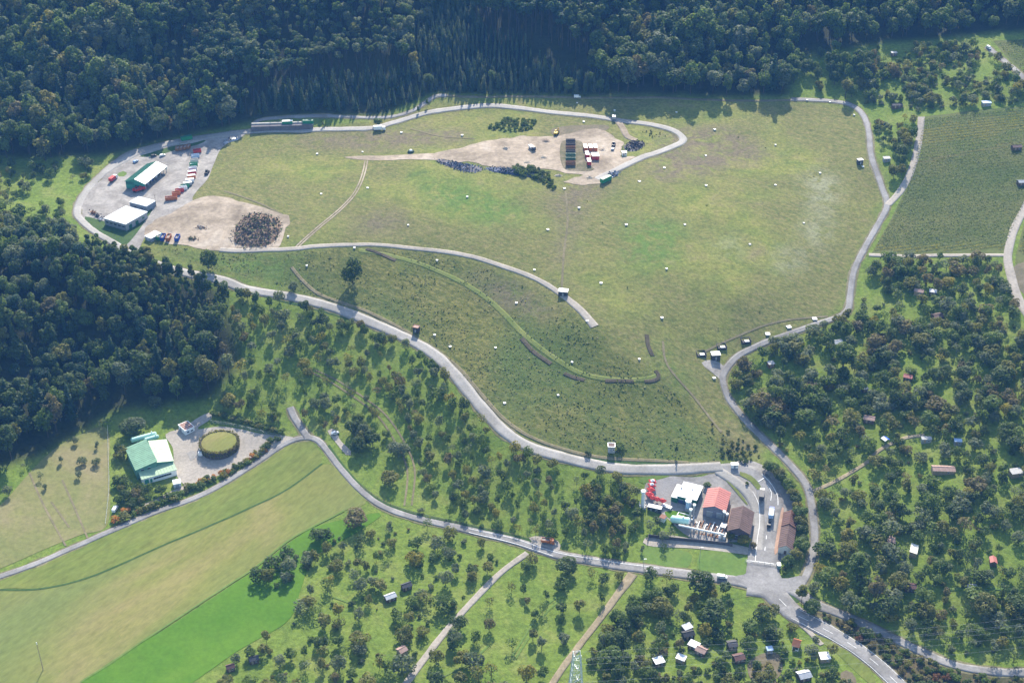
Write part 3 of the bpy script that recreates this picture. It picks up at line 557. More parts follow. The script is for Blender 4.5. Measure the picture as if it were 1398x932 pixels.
def grow():
    r = np.random.default_rng(5)
    for t in TREES:
        K = KINDS[t['kind']];  t['s'] = t['h']/K['H']; t['z'] = G((t['x'], t['y'])); t['var'] = int(r.integers(len(K['crowns'])))
        if t['kind'] == 'broadleaf_tree': t['var'] = 6+t['var'] % 5 if t['h'] < 13.5 or t['hand'] else t['var'] % 6
        t['rz'] = r.random()*6.28
        u, v, d = project([(t['x'], t['y'], t['z']+t['h']*.6)])[0]; inside = -4 < u < PW+4 and -4 < v < PH+4
        t['show'] = t['h']*t['w']/d*(1 if inside else .01); t['in'] = inside
    for kind in KINDS:
        ts = sorted([t for t in TREES if t['kind'] == kind], key=lambda t: (-t['hand'], -t['show']))
        if not ts: continue
        ind = [t for t in ts if t['in'] or t['hand']][:300]; ids = set(map(id, ind)); rest = [t for t in ts if id(t) not in ids]
        for t in ind:
            K = KINDS[kind]; s = t['s']
            if kind == 'bush':
                o = link(kind, crown_mesh(kind, t['var'], t['pal']))
            else:
                o = bpy.data.objects.new(kind, None); COL.objects.link(o)
                tr = link('trunk', trunk_mesh(kind), o); cr = link('crown', crown_mesh(kind, t['var'], t['pal']), o); cr.scale = (t['w'], t['w'], 1)
            o.location = (t['x'], t['y'], t['z']); o.rotation_euler = (0, 0, t['rz']); o.scale = (s*(t['w'] if kind == 'bush' else 1), s*(t['w'] if kind == 'bush' else 1), s)
            tag(o, lab(t), 'bush' if kind == 'bush' else 'tree', t['group'])
        if rest:
            Vs, To, Mi, pals = [], [], [], []
            for t in rest:
                V, tone = KINDS[kind]['crowns'][t['var']]; c, s = math.cos(t['rz']), math.sin(t['rz']); k = t['s']; w_ = k*t['w']
                Vs.append(np.stack([(V[:, 0]*c-V[:, 1]*s)*w_+t['x'], (V[:, 0]*s+V[:, 1]*c)*w_+t['y'], V[:, 2]*k+t['z']], 1))
                To.append(np.clip(tone*.55+r.random()*.45, 0, 1))
                if t['pal'] not in pals: pals.append(t['pal'])
                Mi.append(np.full(len(tone), pals.index(t['pal'])))
                if kind != 'bush':
                    k4 = [(-1, -1), (1, -1), (1, 1), (-1, 1)]; rr = t['h']*.014; h = t['h']*.75
                    q = np.array([[(a*rr, b*rr, -.5), (e*rr, f*rr, -.5), (e*rr*.5, f*rr*.5, h), (a*rr*.5, b*rr*.5, h)] for (a, b), (e, f) in zip(k4, k4[1:]+k4[:1])]).reshape(-1, 3)
                    Vs.append(q+np.array([t['x'], t['y'], t['z']])); To.append(np.full(4, .5)); Mi.append(np.full(4, 99))
            V = np.vstack(Vs); Mi = np.concatenate(Mi); Mi[Mi == 99] = len(pals)
            me = mesh_np('mass', V, np.arange(len(V)).reshape(-1, 4), [LEAF[p+'*'] for p in pals]+[BARK], Mi, np.concatenate(To))
            nm = {'fruit_tree': ('fruit_trees', 'small orchard trees massed over the middle and right-hand slopes'), 'broadleaf_tree': ('broadleaf_wood', 'blue green broadleaf wood massed on the slopes behind'),
                  'pine_tree': ('pine_wood', 'tall bare-stemmed pines massed inside the upper wood'), 'spruce_tree': ('spruce_wood', 'young spruces massed along the upper wood'),
                  'poplar_tree': ('poplar_wood', 'slim poplars massed below the yard'), 'bush': ('undergrowth', 'low bushes filling the gaps between the orchard trees')}[kind]
            tag(link(nm[0], me), nm[1], None, None, 'stuff')
ADJ = {'weed': 'light green', 'straw': 'straw-coloured', 'dark': 'dark green', 'green': 'green', 'grey': 'grey-green', 'olive': 'olive green', 'yellow': 'yellowing', 'brown': 'brownish', 'orange': 'orange autumn', 'conifer': 'dark', 'red': 'reddish'}
def lab(t):
    if t['hand']: return t['label']
    return ADJ[t['pal']]+' '+t['label']
# ------------------------------------------------------------------ planting
MIXW = {'dark': 3, 'green': 4, 'olive': 1.4, 'grey': 2, 'yellow': .4, 'brown': .2}
ORCH = {'green': 3.5, 'grey': 3.5, 'dark': 1.2, 'olive': 3, 'brown': 1, 'yellow': .6}
def plant():
    # upper wood: edge rows, young belt, tall stand
    zone('broadleaf_tree', [(835,134),(1076,134),(1078,118),(1080,60),(1080,-90),(900,-90),(845,40),(800,90)], 9.2, (15,24), {'green':4,'dark':3,'grey':2,'olive':.8,'brown':.25}, 'beech in the tall wood edge behind the landfill meadow', 'tall beeches behind the landfill', road=3)
    zone('spruce_tree', [(588,124),(602,96),(720,92),(810,108),(838,134),(700,130),(600,129)], 4.6, (8,13), {'conifer':4,'grey':2,'dark':1}, 'young spruce in the low belt along the upper forest edge', 'young spruces at the upper forest edge', road=2)
    zone('broadleaf_tree', [(600,122),(700,112),(830,122),(838,134),(700,130)], 9, (8,13), {'grey':3,'green':2}, 'young tree in the low belt along the upper forest edge', 'young trees at the upper forest edge', p=.6, road=2)
    zone('spruce_tree', [(600,96),(595,60),(640,45),(720,60),(730,94)], 3.4, (8,11), {'conifer':3,'grey':1.5}, 'plantation spruce in tight rows on the forest slope', 'plantation spruces on the forest slope', jit=.16, wr=(.7,.95))
    zone('broadleaf_tree', [(596,120),(560,70),(590,20),(660,-30),(740,-90),(560,-90),(520,0),(545,80),(580,130)], 9, (14,24), {'grey':3,'green':3,'yellow':.3,'dark':1}, 'broadleaf tree on the ridge of the forest slope', 'broadleaf trees on the forest ridge')
    zone('spruce_tree', [(560,30),(640,-20),(660,50),(606,98),(601,127),(575,122),(560,90)], 4.4, (9,14), {'conifer':3,'grey':2,'dark':1}, 'young spruce filling the dip between ridge and plantation', 'spruces between ridge and plantation')
    zone('spruce_tree', [(-150,200),(150,200),(255,180),(345,160),(260,60),(200,-90),(-150,-90)], 13, (17,26), {'conifer':3,'dark':1}, 'pointed spruce among the broadleaf trees behind the yard', 'spruces behind the recycling yard', road=4)
    zone('spruce_tree', [(850,120),(1076,128),(1080,-90),(900,-90)], 17, (18,26), {'conifer':3,'dark':1}, 'pointed spruce among the tall beeches', 'spruces among the tall beeches', road=5)
    zone('spruce_tree', [(-100,430),(300,430),(320,490),(200,540),(100,570),(-100,640)], 17, (12,19), {'conifer':3,'dark':2}, 'pointed conifer inside the left wood', 'conifers inside the left wood', road=5)
    zone('pine_tree', [(640,40),(740,60),(800,88),(845,40),(900,-90),(740,-90),(660,-30)], 6.5, (22,28), {'conifer':3,'dark':3}, 'tall slim pine in the dark stand above the plantation', 'tall pines above the plantation')
    zone('spruce_tree', [(350,160),(430,152),(520,156),(583,132),(560,100),(450,112),(350,140)], 5.2, (9,15), {'conifer':3,'grey':2.4,'dark':1}, 'young spruce behind the long loading ramp', 'young spruces behind the loading ramp', road=3)
    zone('pine_tree', [(350,138),(450,110),(560,98),(545,60),(520,0),(500,-90),(200,-90),(220,60),(260,150),(340,158)], 7, (20,27), {'conifer':2,'dark':3,'grey':1.5,'green':1}, 'tall pine with bare stem in the upper left wood', 'tall pines of the upper left wood')
    zone('broadleaf_tree', [(350,120),(540,80),(520,0),(500,-90),(200,-90),(220,60)], 15, (20,28), MIXW, 'broadleaf tree among pines in the upper left wood', 'broadleaf trees among the pines')
    zone('broadleaf_tree', [(-150,206),(60,222),(140,212),(190,196),(255,184),(345,164),(260,140),(220,60),(200,-90),(-150,-90)], 9.0, (14,25), MIXW, 'broadleaf tree on the slope behind the recycling yard', 'broadleaf trees behind the recycling yard', road=4)
    zone('broadleaf_tree', [(1080,128),(1100,70),(1190,60),(1360,40),(1560,30),(1560,-90),(1082,-90)], 9.0, (13,24), {'dark':4,'green':3,'grey':1,'brown':.4}, 'broadleaf tree in the wood above the right gardens', 'broadleaf trees above the right gardens', road=4)
    zone('broadleaf_tree', [(1125,134),(1155,138),(1185,130),(1190,80),(1110,75),(1090,110)], 8, (8,15), {'green':3,'dark':3,'olive':1}, 'bushy tree at the top corner of the landfill lane', 'trees at the top corner of the landfill', p=.8)
    zone('fruit_tree', [(1180,145),(1215,140),(1250,150),(1400,142),(1420,110),(1380,100),(1350,66),(1200,62),(1170,100)], 6.2, (4.5,8.5), ORCH, 'garden tree on the terraces above the vineyard', 'garden trees above the vineyard', p=.9)
    zone('bush', [(1180,145),(1250,155),(1400,142),(1420,110),(1350,66),(1200,62)], 6, (1.5,3), ORCH, 'bush on the terraces above the vineyard', 'bushes above the vineyard', p=.85)
    zone('broadleaf_tree', [(1193,235),(1250,168),(1250,210),(1226,256),(1213,268)], 7.5, (6,10), {'green':2,'dark':2,'olive':1,'brown':1}, 'bushy tree between the perimeter and vineyard lanes', 'trees between the two upper lanes', p=.95, road=2)
    zone('fruit_tree', [(1188,205),(1195,165),(1250,160),(1245,205)], 6.5, (4,6), ORCH, 'fruit tree between the perimeter and vineyard lanes', 'fruit trees between the two upper lanes', p=.9)
    # left wood
    zone('poplar_tree', [(118,344),(150,346),(170,353),(210,368),(262,384),(306,398),(318,412),(300,436),(255,462),(205,440),(150,405),(118,385)], 4.6, (11,15), {'dark':3,'green':2,'olive':1.2}, 'slim young tree in the dense stand below the recycling yard', 'young stand below the recycling yard', road=3, wr=(1,1.4))
    zone('broadleaf_tree', [(-150,420),(30,420),(118,390),(150,410),(205,445),(255,466),(302,440),(322,470),(318,510),(290,545),(245,552),(190,545),(160,540),(130,556),(90,575),(60,612),(0,640),(-150,660)], 8.4, (10,19), {'dark':6,'green':2,'conifer':2,'grey':.6,'olive':.8,'brown':.25}, 'broadleaf tree in the wood left of the valley', 'broadleaf trees of the left wood', road=4)
    zone('broadleaf_tree', [(-150,420),(30,415),(118,380),(112,345),(90,332),(40,322),(-150,320)], 8, (14,20), {'green':3,'grey':3,'dark':2,'conifer':1}, 'tall tree at the left edge below the yard lane', 'tall trees at the left edge')
    zone('fruit_tree', [(-60,318),(60,325),(100,335),(128,330),(98,290),(120,250),(150,225),(60,230),(-60,215)], 7.5, (5,9), {'grey':3,'green':3,'dark':1.5,'olive':1,'brown':.3}, 'loose tree in the glade left of the yard', 'glade trees left of the yard', p=.85, road=4)
    # middle orchards
    mid = [(305,415),(345,408),(400,416),(460,434),(505,452),(555,474),(590,497),(622,532),(645,560),(668,585),(700,612),(740,632),(790,646),(870,652),(874,700),(868,740),(840,764),(800,762),(745,742),(700,726),(640,712),(585,692),(572,650),(566,610),(545,575),(505,535),(460,503),(420,492),(330,480)]
    zone('fruit_tree', mid, 6.6, (5,8), ORCH, 'orchard tree in rows between landfill road and valley lane', 'orchard rows below the landfill road', p=.74, road=3, rows=.45, jit=.22, wr=(.75,1.1))
    zone('fruit_tree', [(318,500),(400,496),(440,512),(500,548),(535,590),(540,608),(500,618),(455,590),(420,585),(385,580),(330,566),(300,555)], 7.0, (5,8), ORCH, 'orchard tree beside the short side lane', 'orchard trees beside the side lane', p=.75, road=3, rows=.45, jit=.22, wr=(.75,1.1))
    zone('broadleaf_tree', [(300,398),(400,416),(510,454),(560,478),(592,502),(622,534),(650,566),(640,572),(585,512),(540,484),(500,466),(400,426),(310,408)], 7, (6,9), {'dark':2,'green':3,'olive':2,'brown':.6}, 'bushy tree in the hedge along the landfill road', 'hedge trees along the landfill road', road=2, p=.75)
    zone('broadleaf_tree', [(468,588),(485,578),(510,595),(515,625),(490,628)], 6, (8,11), {'dark':2,'grey':2}, 'large tree in the clump beside the small antenna plot', 'clump beside the antenna plot')
    one('broadleaf_tree', 543, 622, 10, 1.7, 'grey', 'rounded grey-green tree alone on the light orchard swath')
    one('broadleaf_tree', 533, 661, 8, 1.7, 'olive', 'olive rounded tree on the swath above the lane bend')
    one('broadleaf_tree', 486, 718, 9.5, 1.8, 'brown', 'dark brownish round tree at the corner of the hay field')
    zone('fruit_tree', [(785,665),(870,655),(874,700),(866,735),(800,720)], 5.6, (6,9), {'olive':3,'green':2,'yellow':.8,'dark':1,'brown':.5}, 'dense orchard tree left of the red parasols', 'dense orchard left of the plant', p=.85)
    # lower orchards
    zone('fruit_tree', [(345,790),(372,772),(430,750),(450,735),(500,738),(530,705),(560,715),(640,730),(706,750),(690,772),(640,818),(600,862),(556,920),(520,985),(280,985),(300,905),(345,880),(400,850),(425,815)], 8.0, (5,8), ORCH, 'orchard tree in the lower orchard left of the pale track', 'lower orchard left of the pale track', p=.74, road=1.5, wr=(.9,1.35))
    zone('bush', [(345,790),(450,735),(560,715),(706,750),(600,862),(520,985),(280,985),(400,850)], 7, (1,2.6), ORCH, 'bush in the lower orchard left of the pale track', 'bushes left of the pale track', p=.4, road=1)
    for px, py, h in ((352,792,7.5), (372,778,8), (393,764,7.5), (432,738,7), (444,735,7.5)):
        one('fruit_tree', px, py, h, 1.25, 'dark', 'dark bushy tree on the edge of the vivid green pasture', 'trees along the vivid green pasture')
    zone('fruit_tree', [(722,762),(765,770),(850,786),(824,832),(784,880),(736,960),(548,985),(605,880),(660,820)], 8.4, (5,8), ORCH, 'orchard tree between the pale and the brown track', 'orchard between the two tracks', p=.74, road=1.5, wr=(.9,1.35))
    one('broadleaf_tree', 772, 782, 9, 1.6, 'dark', 'dark dome-shaped tree close under the valley lane')
    zone('fruit_tree', [(880,790),(985,800),(1040,818),(1078,850),(1130,885),(1190,940),(1190,990),(740,990),(800,895),(842,836)], 6.8, (5,8.5), {'green':3,'dark':2.5,'olive':2,'grey':1.5,'brown':.9,'yellow':.5}, 'garden tree right of the brown track', 'garden trees right of the brown track', p=.92, road=2)
    zone('broadleaf_tree', [(870,800),(960,800),(1000,812),(980,850),(920,845),(850,900),(770,960),(800,895),(842,836)], 11, (9,12.5), {'dark':3,'green':2,'brown':.7,'olive':.6}, 'large bushy tree right of the brown track', 'large trees right of the brown track', p=.7, road=3, wr=(1.2,1.6))
    zone('bush', [(900,850),(1000,850),(1080,870),(1180,930),(1180,980),(860,980)], 4.2, (1.2,3), ORCH, 'bush among the allotment sheds', 'bushes among the allotment sheds', p=.9, road=1)
    # right orchards
    east = [(1000,555),(996,520),(1010,495),(1045,475),(1085,463),(1132,447),(1168,430),(1172,400),(1176,375),(1190,354),(1300,354),(1370,356),(1382,410),(1398,440),(1470,470),(1470,905),(1398,905),(1340,908),(1290,893),(1240,872),(1190,846),(1140,826),(1105,808),(1112,785),(1120,740),(1116,690),(1108,662),(1080,628),(1050,598),(1020,570)]
    zone('fruit_tree', east, 6.6, (5,8.8), {'green':3,'grey':2.6,'dark':2.4,'olive':1.6,'brown':1,'yellow':.3}, 'orchard tree on the garden slope right of the perimeter lane', 'orchards right of the perimeter lane', p=.84, road=2, wr=(.95,1.45))
    zone('broadleaf_tree', [(1010,545),(1010,500),(1100,470),(1240,440),(1398,470),(1398,720),(1300,700),(1260,560),(1120,540),(1060,590)], 17, (9,13), {'dark':3,'green':3,'olive':1.5,'brown':.6}, 'tall bushy tree standing out of the right orchards', 'tall trees in the right orchards', p=.5, road=4, wr=(1.1,1.5))
    zone('broadleaf_tree', [(1105,795),(1150,770),(1240,790),(1398,810),(1398,890),(1290,885),(1190,842)], 13, (9,13), {'dark':3,'green':3,'olive':2,'brown':1}, 'tall bushy tree above the shaded lane', 'tall trees above the shaded lane', p=.6, road=3, wr=(1.1,1.5))
    zone('bush', east, 7.5, (1.2,3), ORCH, 'bush on the garden slope right of the perimeter lane', 'bushes on the right garden slope', p=.5, road=1)
    zone('bush', [(1100,826),(1150,845),(1200,867),(1250,892),(1300,913),(1350,923),(1470,923),(1470,990),(1290,990),(1240,938),(1195,897),(1150,867),(1112,846)], 2.8, (1.4,3.6), {'dark':4,'green':2,'brown':2,'olive':1.5,'red':.7}, 'scrub on the bank between country road and shaded lane', 'scrub between the two right roads', p=.8, road=1)
    one('poplar_tree', 1094, 822, 12, 1.8, 'olive', 'olive upright tree on the road junction island')
    one('broadleaf_tree', 1108, 836, 7, 1.6, 'green', 'green round tree beside the junction island')
    # hedges and single trees
    if 0: zone('broadleaf_tree', [(1044,640),(1056,640),(1080,668),(1090,690),(1094,705),(1088,705),(1076,680),(1060,664)], 5, (4.5,7), {'dark':2,'green':2,'olive':1.6,'yellow':.4}, 'hedge tree between the plant road and the right lane', 'hedge trees behind the weighhouse', road=1, wr=(1.2,1.6))
    for k, (px, py) in enumerate(((1048,641),(1055,645),(1061,651),(1067,657),(1072,663),(1077,670),(1081,678),(1085,686),(1088,695),(1091,706),(1093,717),(1095,729),(1096,741),(1094,752),(1087,762))):
        one('broadleaf_tree', px, py, 5+(k*7 % 4)*.7, 1.5, ('dark','green','olive','dark')[k % 4] if k != 8 else 'yellow', 'bushy tree in the dense hedge between plant road and perimeter lane', 'hedge between plant road and lane')
    zone('bush', [(1090,700),(1098,700),(1100,760),(1070,790),(1062,778),(1090,755)], 4, (2,3.5), {'green':2,'olive':2,'brown':1}, 'bush along the lane behind the weighhouse', 'bushes behind the weighhouse', road=.8, p=.7)
    zone('bush', [(163,712),(200,698),(265,672),(300,655),(330,640),(378,604),(384,598),(374,598),(328,630),(296,647),(262,664),(210,688),(166,702)], 2.7, (2,3.4), {'green':3,'olive':3,'yellow':1.2,'orange':.9,'dark':1}, 'hedge bush along the lane below the round tank', 'hedge along the compound lane', road=.4, wr=(1,1.5))
    zone('fruit_tree', [(160,692),(158,640),(166,612),(176,640),(190,666),(212,670),(238,666),(246,664),(258,660),(215,682),(176,698)], 3.6, (4.5,7), {'dark':3,'green':3,'olive':2,'yellow':.4,'brown':.4}, 'dense tree around the green-roofed building', 'trees around the green-roofed building', p=.9, road=1)
    if 0: zone('bush', [(287,566),(300,566),(345,578),(385,592),(384,586),(340,571),(300,560)], 2.5, (2.2,3.4), {'dark':1,'green':2}, 'hedge bush along the upper edge of the tank yard', 'hedge above the tank yard', road=.4, p=.9)
    zone('fruit_tree', [(290,556),(330,560),(385,582),(396,590),(400,565),(370,552),(320,545)], 5, (4,7), {'olive':2,'green':2,'yellow':1}, 'loose tree behind the tank yard hedge', 'trees behind the tank yard hedge', p=.75)
    for px, py, h, w_, pal, l in ((178,592,9,1.7,'dark','large round dark tree above the green-roofed building'), (188,588,9.5,1.6,'grey','grey-green round tree right of the large dark tree'), (213,556,8,1.3,'grey','pale loose tree at the wood edge above the compound')):
        one('broadleaf_tree', px, py, h, w_, pal, l)
    for px, py, h in ((104,606,4.5), (112,634,5.5), (133,612,4.5), (133,634,5), (84,632,4.5), (56,655,5), (12,676,6), (62,668,3.5), (108,652,4.5), (33,640,4), (140,583,6)):
        one('fruit_tree', px, py, h, 1.0, 'grey', 'small thin fruit tree on the dry pasture', 'fruit trees on the dry pasture')
    for k in range(17):
        t = k/16; one('bush', 291+92*t, 567+25*t**1.2, 2.6+(k*5 % 3)*.3, 1.35, ('dark','green','olive')[k % 3], 'bush in the dark hedge along the upper edge of the tank yard', 'dark hedge above the tank yard')
    one('bush', 158, 712, 3, 1.4, 'orange', 'orange shrub at the left end of the compound hedge')
    one('bush', 171, 700, 3.2, 1.3, 'orange', 'vivid orange shrub beside the white van')
    one('broadleaf_tree', 285, 366, 13, 1.15, 'dark', 'dark round tree on the grass bank below the blue skips')
    one('broadleaf_tree', 401, 397, 6.2, 1.35, 'grey', 'small round grey-green tree beside the landfill road')
    one('broadleaf_tree', 482, 390, 19, .95, 'dark', 'broad dark tree alone on the landfill bank')
    one('poplar_tree', 923, 620, 7.5, .8, 'dark', 'narrow upright conifer-like tree at the foot of the landfill')
    one('fruit_tree', 972, 583, 3.2, .7, 'brown', 'small brown dead tree on the steep corner of the landfill')
    one('bush', 846, 612, 3.4, 1.4, 'green', 'green bush beside the small white hut at the landfill foot')
    one('bush', 803, 620, 2.6, 1.2, 'dark', 'small round bush on the worn path near the white hut')
    one('fruit_tree', 575, 699, 3.6, 1.0, 'grey', 'small round tree right beside the valley lane')
    one('broadleaf_tree', 516, 172, 6.5, 1.5, 'green', 'single tree behind the parked lorry on the ring road')
    one('poplar_tree', 571, 155, 6.5, 1.2, 'green', 'left of two small trees where the lanes meet')
    one('poplar_tree', 583, 146, 7, 1.3, 'green', 'right of two small trees where the lanes meet')
    one('fruit_tree', 441, 173, 4.2, .9, 'grey', 'small tree beside the end of the loading ramp')
    one('fruit_tree', 379, 172, 4, .5, 'dark', 'slim dark tree behind the loading ramp')
    one('broadleaf_tree', 1015, 742, 5.5, 1.7, 'yellow', 'yellow-green tree in front of the large brown roof')
    one('broadleaf_tree', 997, 738, 5, 1.2, 'olive', 'olive tree between the pipe rack and the brown roof')
    for px, py in ((905,742), (915,738), (888,728), (897,720)):
        one('fruit_tree', px, py-4, 5.5, 1.3, 'grey', 'willow-like grey tree below the green gas tank', 'grey trees below the gas tank')
    zone('fruit_tree', [(775,765),(880,772),(975,784),(960,770),(925,745),(885,742),(800,748)], 7.5, (4,6.5), {'grey':3,'green':2,'dark':1}, 'roadside orchard tree below the plant', 'roadside trees below the plant', p=.6, road=2)
    one('broadleaf_tree', 1028, 748, 4, 1.2, 'brown', 'brownish bush by the entrance of the plant')
    one('broadleaf_tree', 1075, 772, 6, 1.5, 'green', 'round tree below the weighhouse')
    one('bush', 1020, 661, 1.8, .9, 'green', 'small shrub on the curved entrance island')
    one('bush', 965, 663, 2.4, 1.5, 'dark', 'clipped dark shrub beside the white plant building')
    for px, py, l in ((638,275,'dark shrub under a gas well in mid-landfill'), (845,395,'shrub patch'), (660,470,'shrub on the lower bank'), (557,318,'shrub below a gas well')):
        pass
    zone('bush', [(700,229),(730,228),(748,238),(760,258),(752,262),(738,248),(705,240)], 2.6, (1.6,2.8), {'green':2,'dark':1}, 'leafy shrub on the lower edge of the dump', 'shrubs on the dump edge', road=0)
    zone('bush', [(665,175),(690,163),(735,166),(722,178),(690,180)], 3.2, (1.4,2.4), {'green':3}, 'bright shrub in the patch above the dump', 'shrub patch above the dump', road=0)
    zone('bush', SLOPE, 17, (.4,1.1), {'green':2,'weed':2,'olive':1}, 'low shrub on the rough landfill bank', 'low shrubs on the landfill bank', p=.35, road=2)
    zone('bush', [(420,260),(560,250),(760,270),(820,420),(900,460),(1140,420),(1180,180),(940,170),(860,260)], 30, (.4,1.0), {'green':2,'weed':2}, 'low shrub scattered on the landfill meadow', 'low shrubs on the landfill meadow', p=.3, road=2)
    zone('bush', [(985,590),(1010,590),(1040,620),(1030,632),(985,632)], 3.2, (1,2.2), {'dark':2,'olive':2}, 'scrub on the landfill toe near the plant', 'scrub on the landfill toe', p=.8, road=1)
    zone('bush', [(868,180),(900,178),(912,186),(892,190)], 3, (.8,1.6), {'dark':2,'olive':1}, 'scrub strip beside the ring road bend', 'scrub at the ring road bend', p=.7, road=.5)
# ------------------------------------------------------------------ built things: helpers
def P3(px, py, h=0):        # ground point under the picture point, or a point h metres above that ground
    p = U(px, py)
    if h:
        for _ in range(4): p = onplane(px, py, G(p)+h)
    return np.array([p[0], p[1]])
def rect(a, b, c, h):       # three roof corners in the picture (a-b along one side, c on the opposite side) seen at height h
    za = min(G(P3(*a, h)), G(P3(*b, h)), G(P3(*c, h))); q = [onplane(*k, za+h) for k in (a, b, c)]
    d = q[1]-q[0]; d /= np.linalg.norm(d); n = np.array([-d[1], d[0]]); wv = n*np.dot(q[2]-q[1], n)
    return [q[0], q[1], q[1]+wv, q[0]+wv], za
def keep(q, pad=3):
    c = np.mean(q, 0); r = max(np.linalg.norm(p-c) for p in q); KEEP.append((c[0], c[1]-2, r+pad))
def V3(p, z): return (float(p[0]), float(p[1]), float(z))
class Bld:
    def __init__(s, name, label, cat, q, z, group=None):
        c = np.mean(q, 0); s.z = z; s.c = c; s.r = root(name, label, cat, c, 0, group, z)
    def L(s, p, z): return (float(p[0]-s.c[0]), float(p[1]-s.c[1]), float(z))
    def walls(s, q, ztops, mat, zb=-1.5, name='wall'):
        if np.isscalar(ztops): ztops = [ztops]*len(q)
        mb = MB(); mb.hull([s.L(p, zb) for p in q], [s.L(p, t) for p, t in zip(q, ztops)])
        return mb.build(name, mat, s.r)
    def ribs(s, mb, a, b, c, d, th, gap=1.5):   # standing seams from edge a-b up to edge d-c
        n = max(2, int(np.linalg.norm(b[0]-a[0])/gap)); u = (b[0]-a[0])/np.linalg.norm(b[0]-a[0])*.07
        for k in range(1, n):
            t = k/n; p, z = a[0]+(b[0]-a[0])*t, a[1]+(b[1]-a[1])*t; q, y = d[0]+(c[0]-d[0])*t, d[1]+(c[1]-d[1])*t
            mb.hull([s.L(p-u, z+th), s.L(p+u, z+th), s.L(q+u, y+th), s.L(q-u, y+th)], [s.L(p-u, z+th+.1), s.L(p+u, z+th+.1), s.L(q+u, y+th+.1), s.L(q-u, y+th+.1)])
    def slab(s, q, zs, mat, th=.25, over=.5, name='roof', parent=None):
        if np.isscalar(zs): zs = [zs]*len(q)
        c = np.mean(q, 0); e = []; zc = np.mean(zs)
        for p, z in zip(q, zs):
            k = 1+over/max(.5, np.linalg.norm(p-c)); e.append((c+(p-c)*k, zc+(z-zc)*k))
        mb = MB(); mb.hull([s.L(p, z+.02) for p, z in e], [s.L(p, z+th) for p, z in e])
        if name == 'roof' and np.linalg.norm(q[1]-q[0]) > 7: s.ribs(mb, e[0], e[1], e[2], e[3], th)
        return mb.build(name, mat, parent or s.r)
    def gable(s, q, eave, ridge, wmat, rmat, over=.5, th=.22, split=None, along=0, walls=True):
        if along: q = q[1:]+q[:1]
        m0, m1 = (q[0]+q[3])/2, (q[1]+q[2])/2
        if walls:
            mb = MB(); vs = [s.L(p, -1.5) for p in q]+[s.L(p, eave) for p in q]+[s.L(m0, ridge), s.L(m1, ridge)]
            mb.add(vs, [(0, 1, 5, 4), (2, 3, 7, 6), (1, 2, 6, 9, 5), (3, 0, 4, 8, 7), (4, 5, 9, 8), (7, 8, 9, 6), (3, 2, 1, 0)]); mb.build('wall', wmat, s.r)
        d = (q[1]-q[0])/np.linalg.norm(q[1]-q[0]); n = (q[3]-q[0]); wd = np.linalg.norm(n); n = n/wd; sl = (ridge-eave)/(wd/2)
        rf = None
        for k, (a, b, sg, mt) in enumerate(((q[0], q[1], -1, rmat), (q[3], q[2], 1, split or rmat))):
            A, B, M0, M1 = a+n*sg*over-d*over, b+n*sg*over+d*over, m0-d*over, m1+d*over; lo = eave-over*sl
            mb = MB(); mb.add([s.L(A, lo+.03), s.L(B, lo+.03), s.L(M1, ridge+.03), s.L(M0, ridge+.03), s.L(A, lo+th), s.L(B, lo+th), s.L(M1, ridge+th), s.L(M0, ridge+th)],
                [(0, 1, 2, 3), (4, 5, 6, 7), (0, 1, 5, 4), (1, 2, 6, 5), (2, 3, 7, 6), (3, 0, 4, 7)])
            if np.linalg.norm(B-A) > 7: s.ribs(mb, (A, lo), (B, lo), (M1, ridge), (M0, ridge), th)
            mb.build('roof', mt, s.r)
        e0, e1 = m0-d*over, m1+d*over
        MB().tube(s.L(e0, ridge+th), s.L(e1, ridge+th), .14, n=6).build('ridge_cap', split or rmat, s.r)
        return q
    def panels(s, a, b, items, mat, name='window', out=None, frame=None):   # items: (t along a-b, z, w, h) set proud of the wall
        d = (b-a); ln = np.linalg.norm(d); d = d/ln; n = np.array([d[1], -d[0]])
        if np.dot(n, (a+b)/2-(s.c if out is None else out)) < 0: n = -n
        rz = math.atan2(d[1], d[0])
        for t, z, w_, h in items:
            p = a+d*ln*t+n*.05; x, y, _ = s.L(p, 0); o = MB().box(x, y, z, w_, .14, h, rz).build(name, mat, s.r)
            if frame:
                for zz, nm in ((z-.1, 'sill'), (z+h, 'lintel')):
                    if nm == 'lintel' or name == 'window': MB().box(x, y, zz, w_+.2, .22, .1, rz).build(nm, frame, o)
GLASS = paint('window_glass', (.03, .045, .06), .15, 0, .2, spec=.6); WHITE = paint('white_paint', (.78, .78, .75), .5, var=.1); WHITEM = paint('white_sheet_roof', (.66, .67, .67), .5, var=.3, scale=.35); DULL = paint('weathered_sheet_roof', (.36, .36, .35), .7, var=.3)
LGREY = paint('light_grey_sheet', (.62, .65, .66), .45, var=.14, scale=.3); GREYM = paint('grey_metal', (.32, .34, .36), .5, .3); DARK = paint('dark_steel', (.05, .05, .055), .6); CONCM = paint('concrete', (.38, .37, .34), .85, var=.25, scale=.5)
DGREEN = paint('dark_green_sheet', (.015, .11, .07), .5, var=.25, scale=.3); MINT = paint('mint_roof_sheet', (.17, .31, .20), .5, var=.25, scale=.3); MINT_LIT = paint('lit_mint_sheet', (.30, .42, .27), .5, var=.22, scale=.3); TEAL = paint('teal_green_sheet', (.05, .26, .18), .5, var=.18, scale=.3)
REDR = paint('red_roof_sheet', (.40, .14, .115), .55, var=.14, scale=.4); BRNR = paint('brown_tile_roof', (.115, .072, .062), .75, var=.35, scale=.35); BRN2 = paint('red_brown_tile_roof', (.12, .062, .052), .75, var=.3, scale=.4); BRICK = paint('brown_brick', (.22, .12, .08), .85, var=.25)
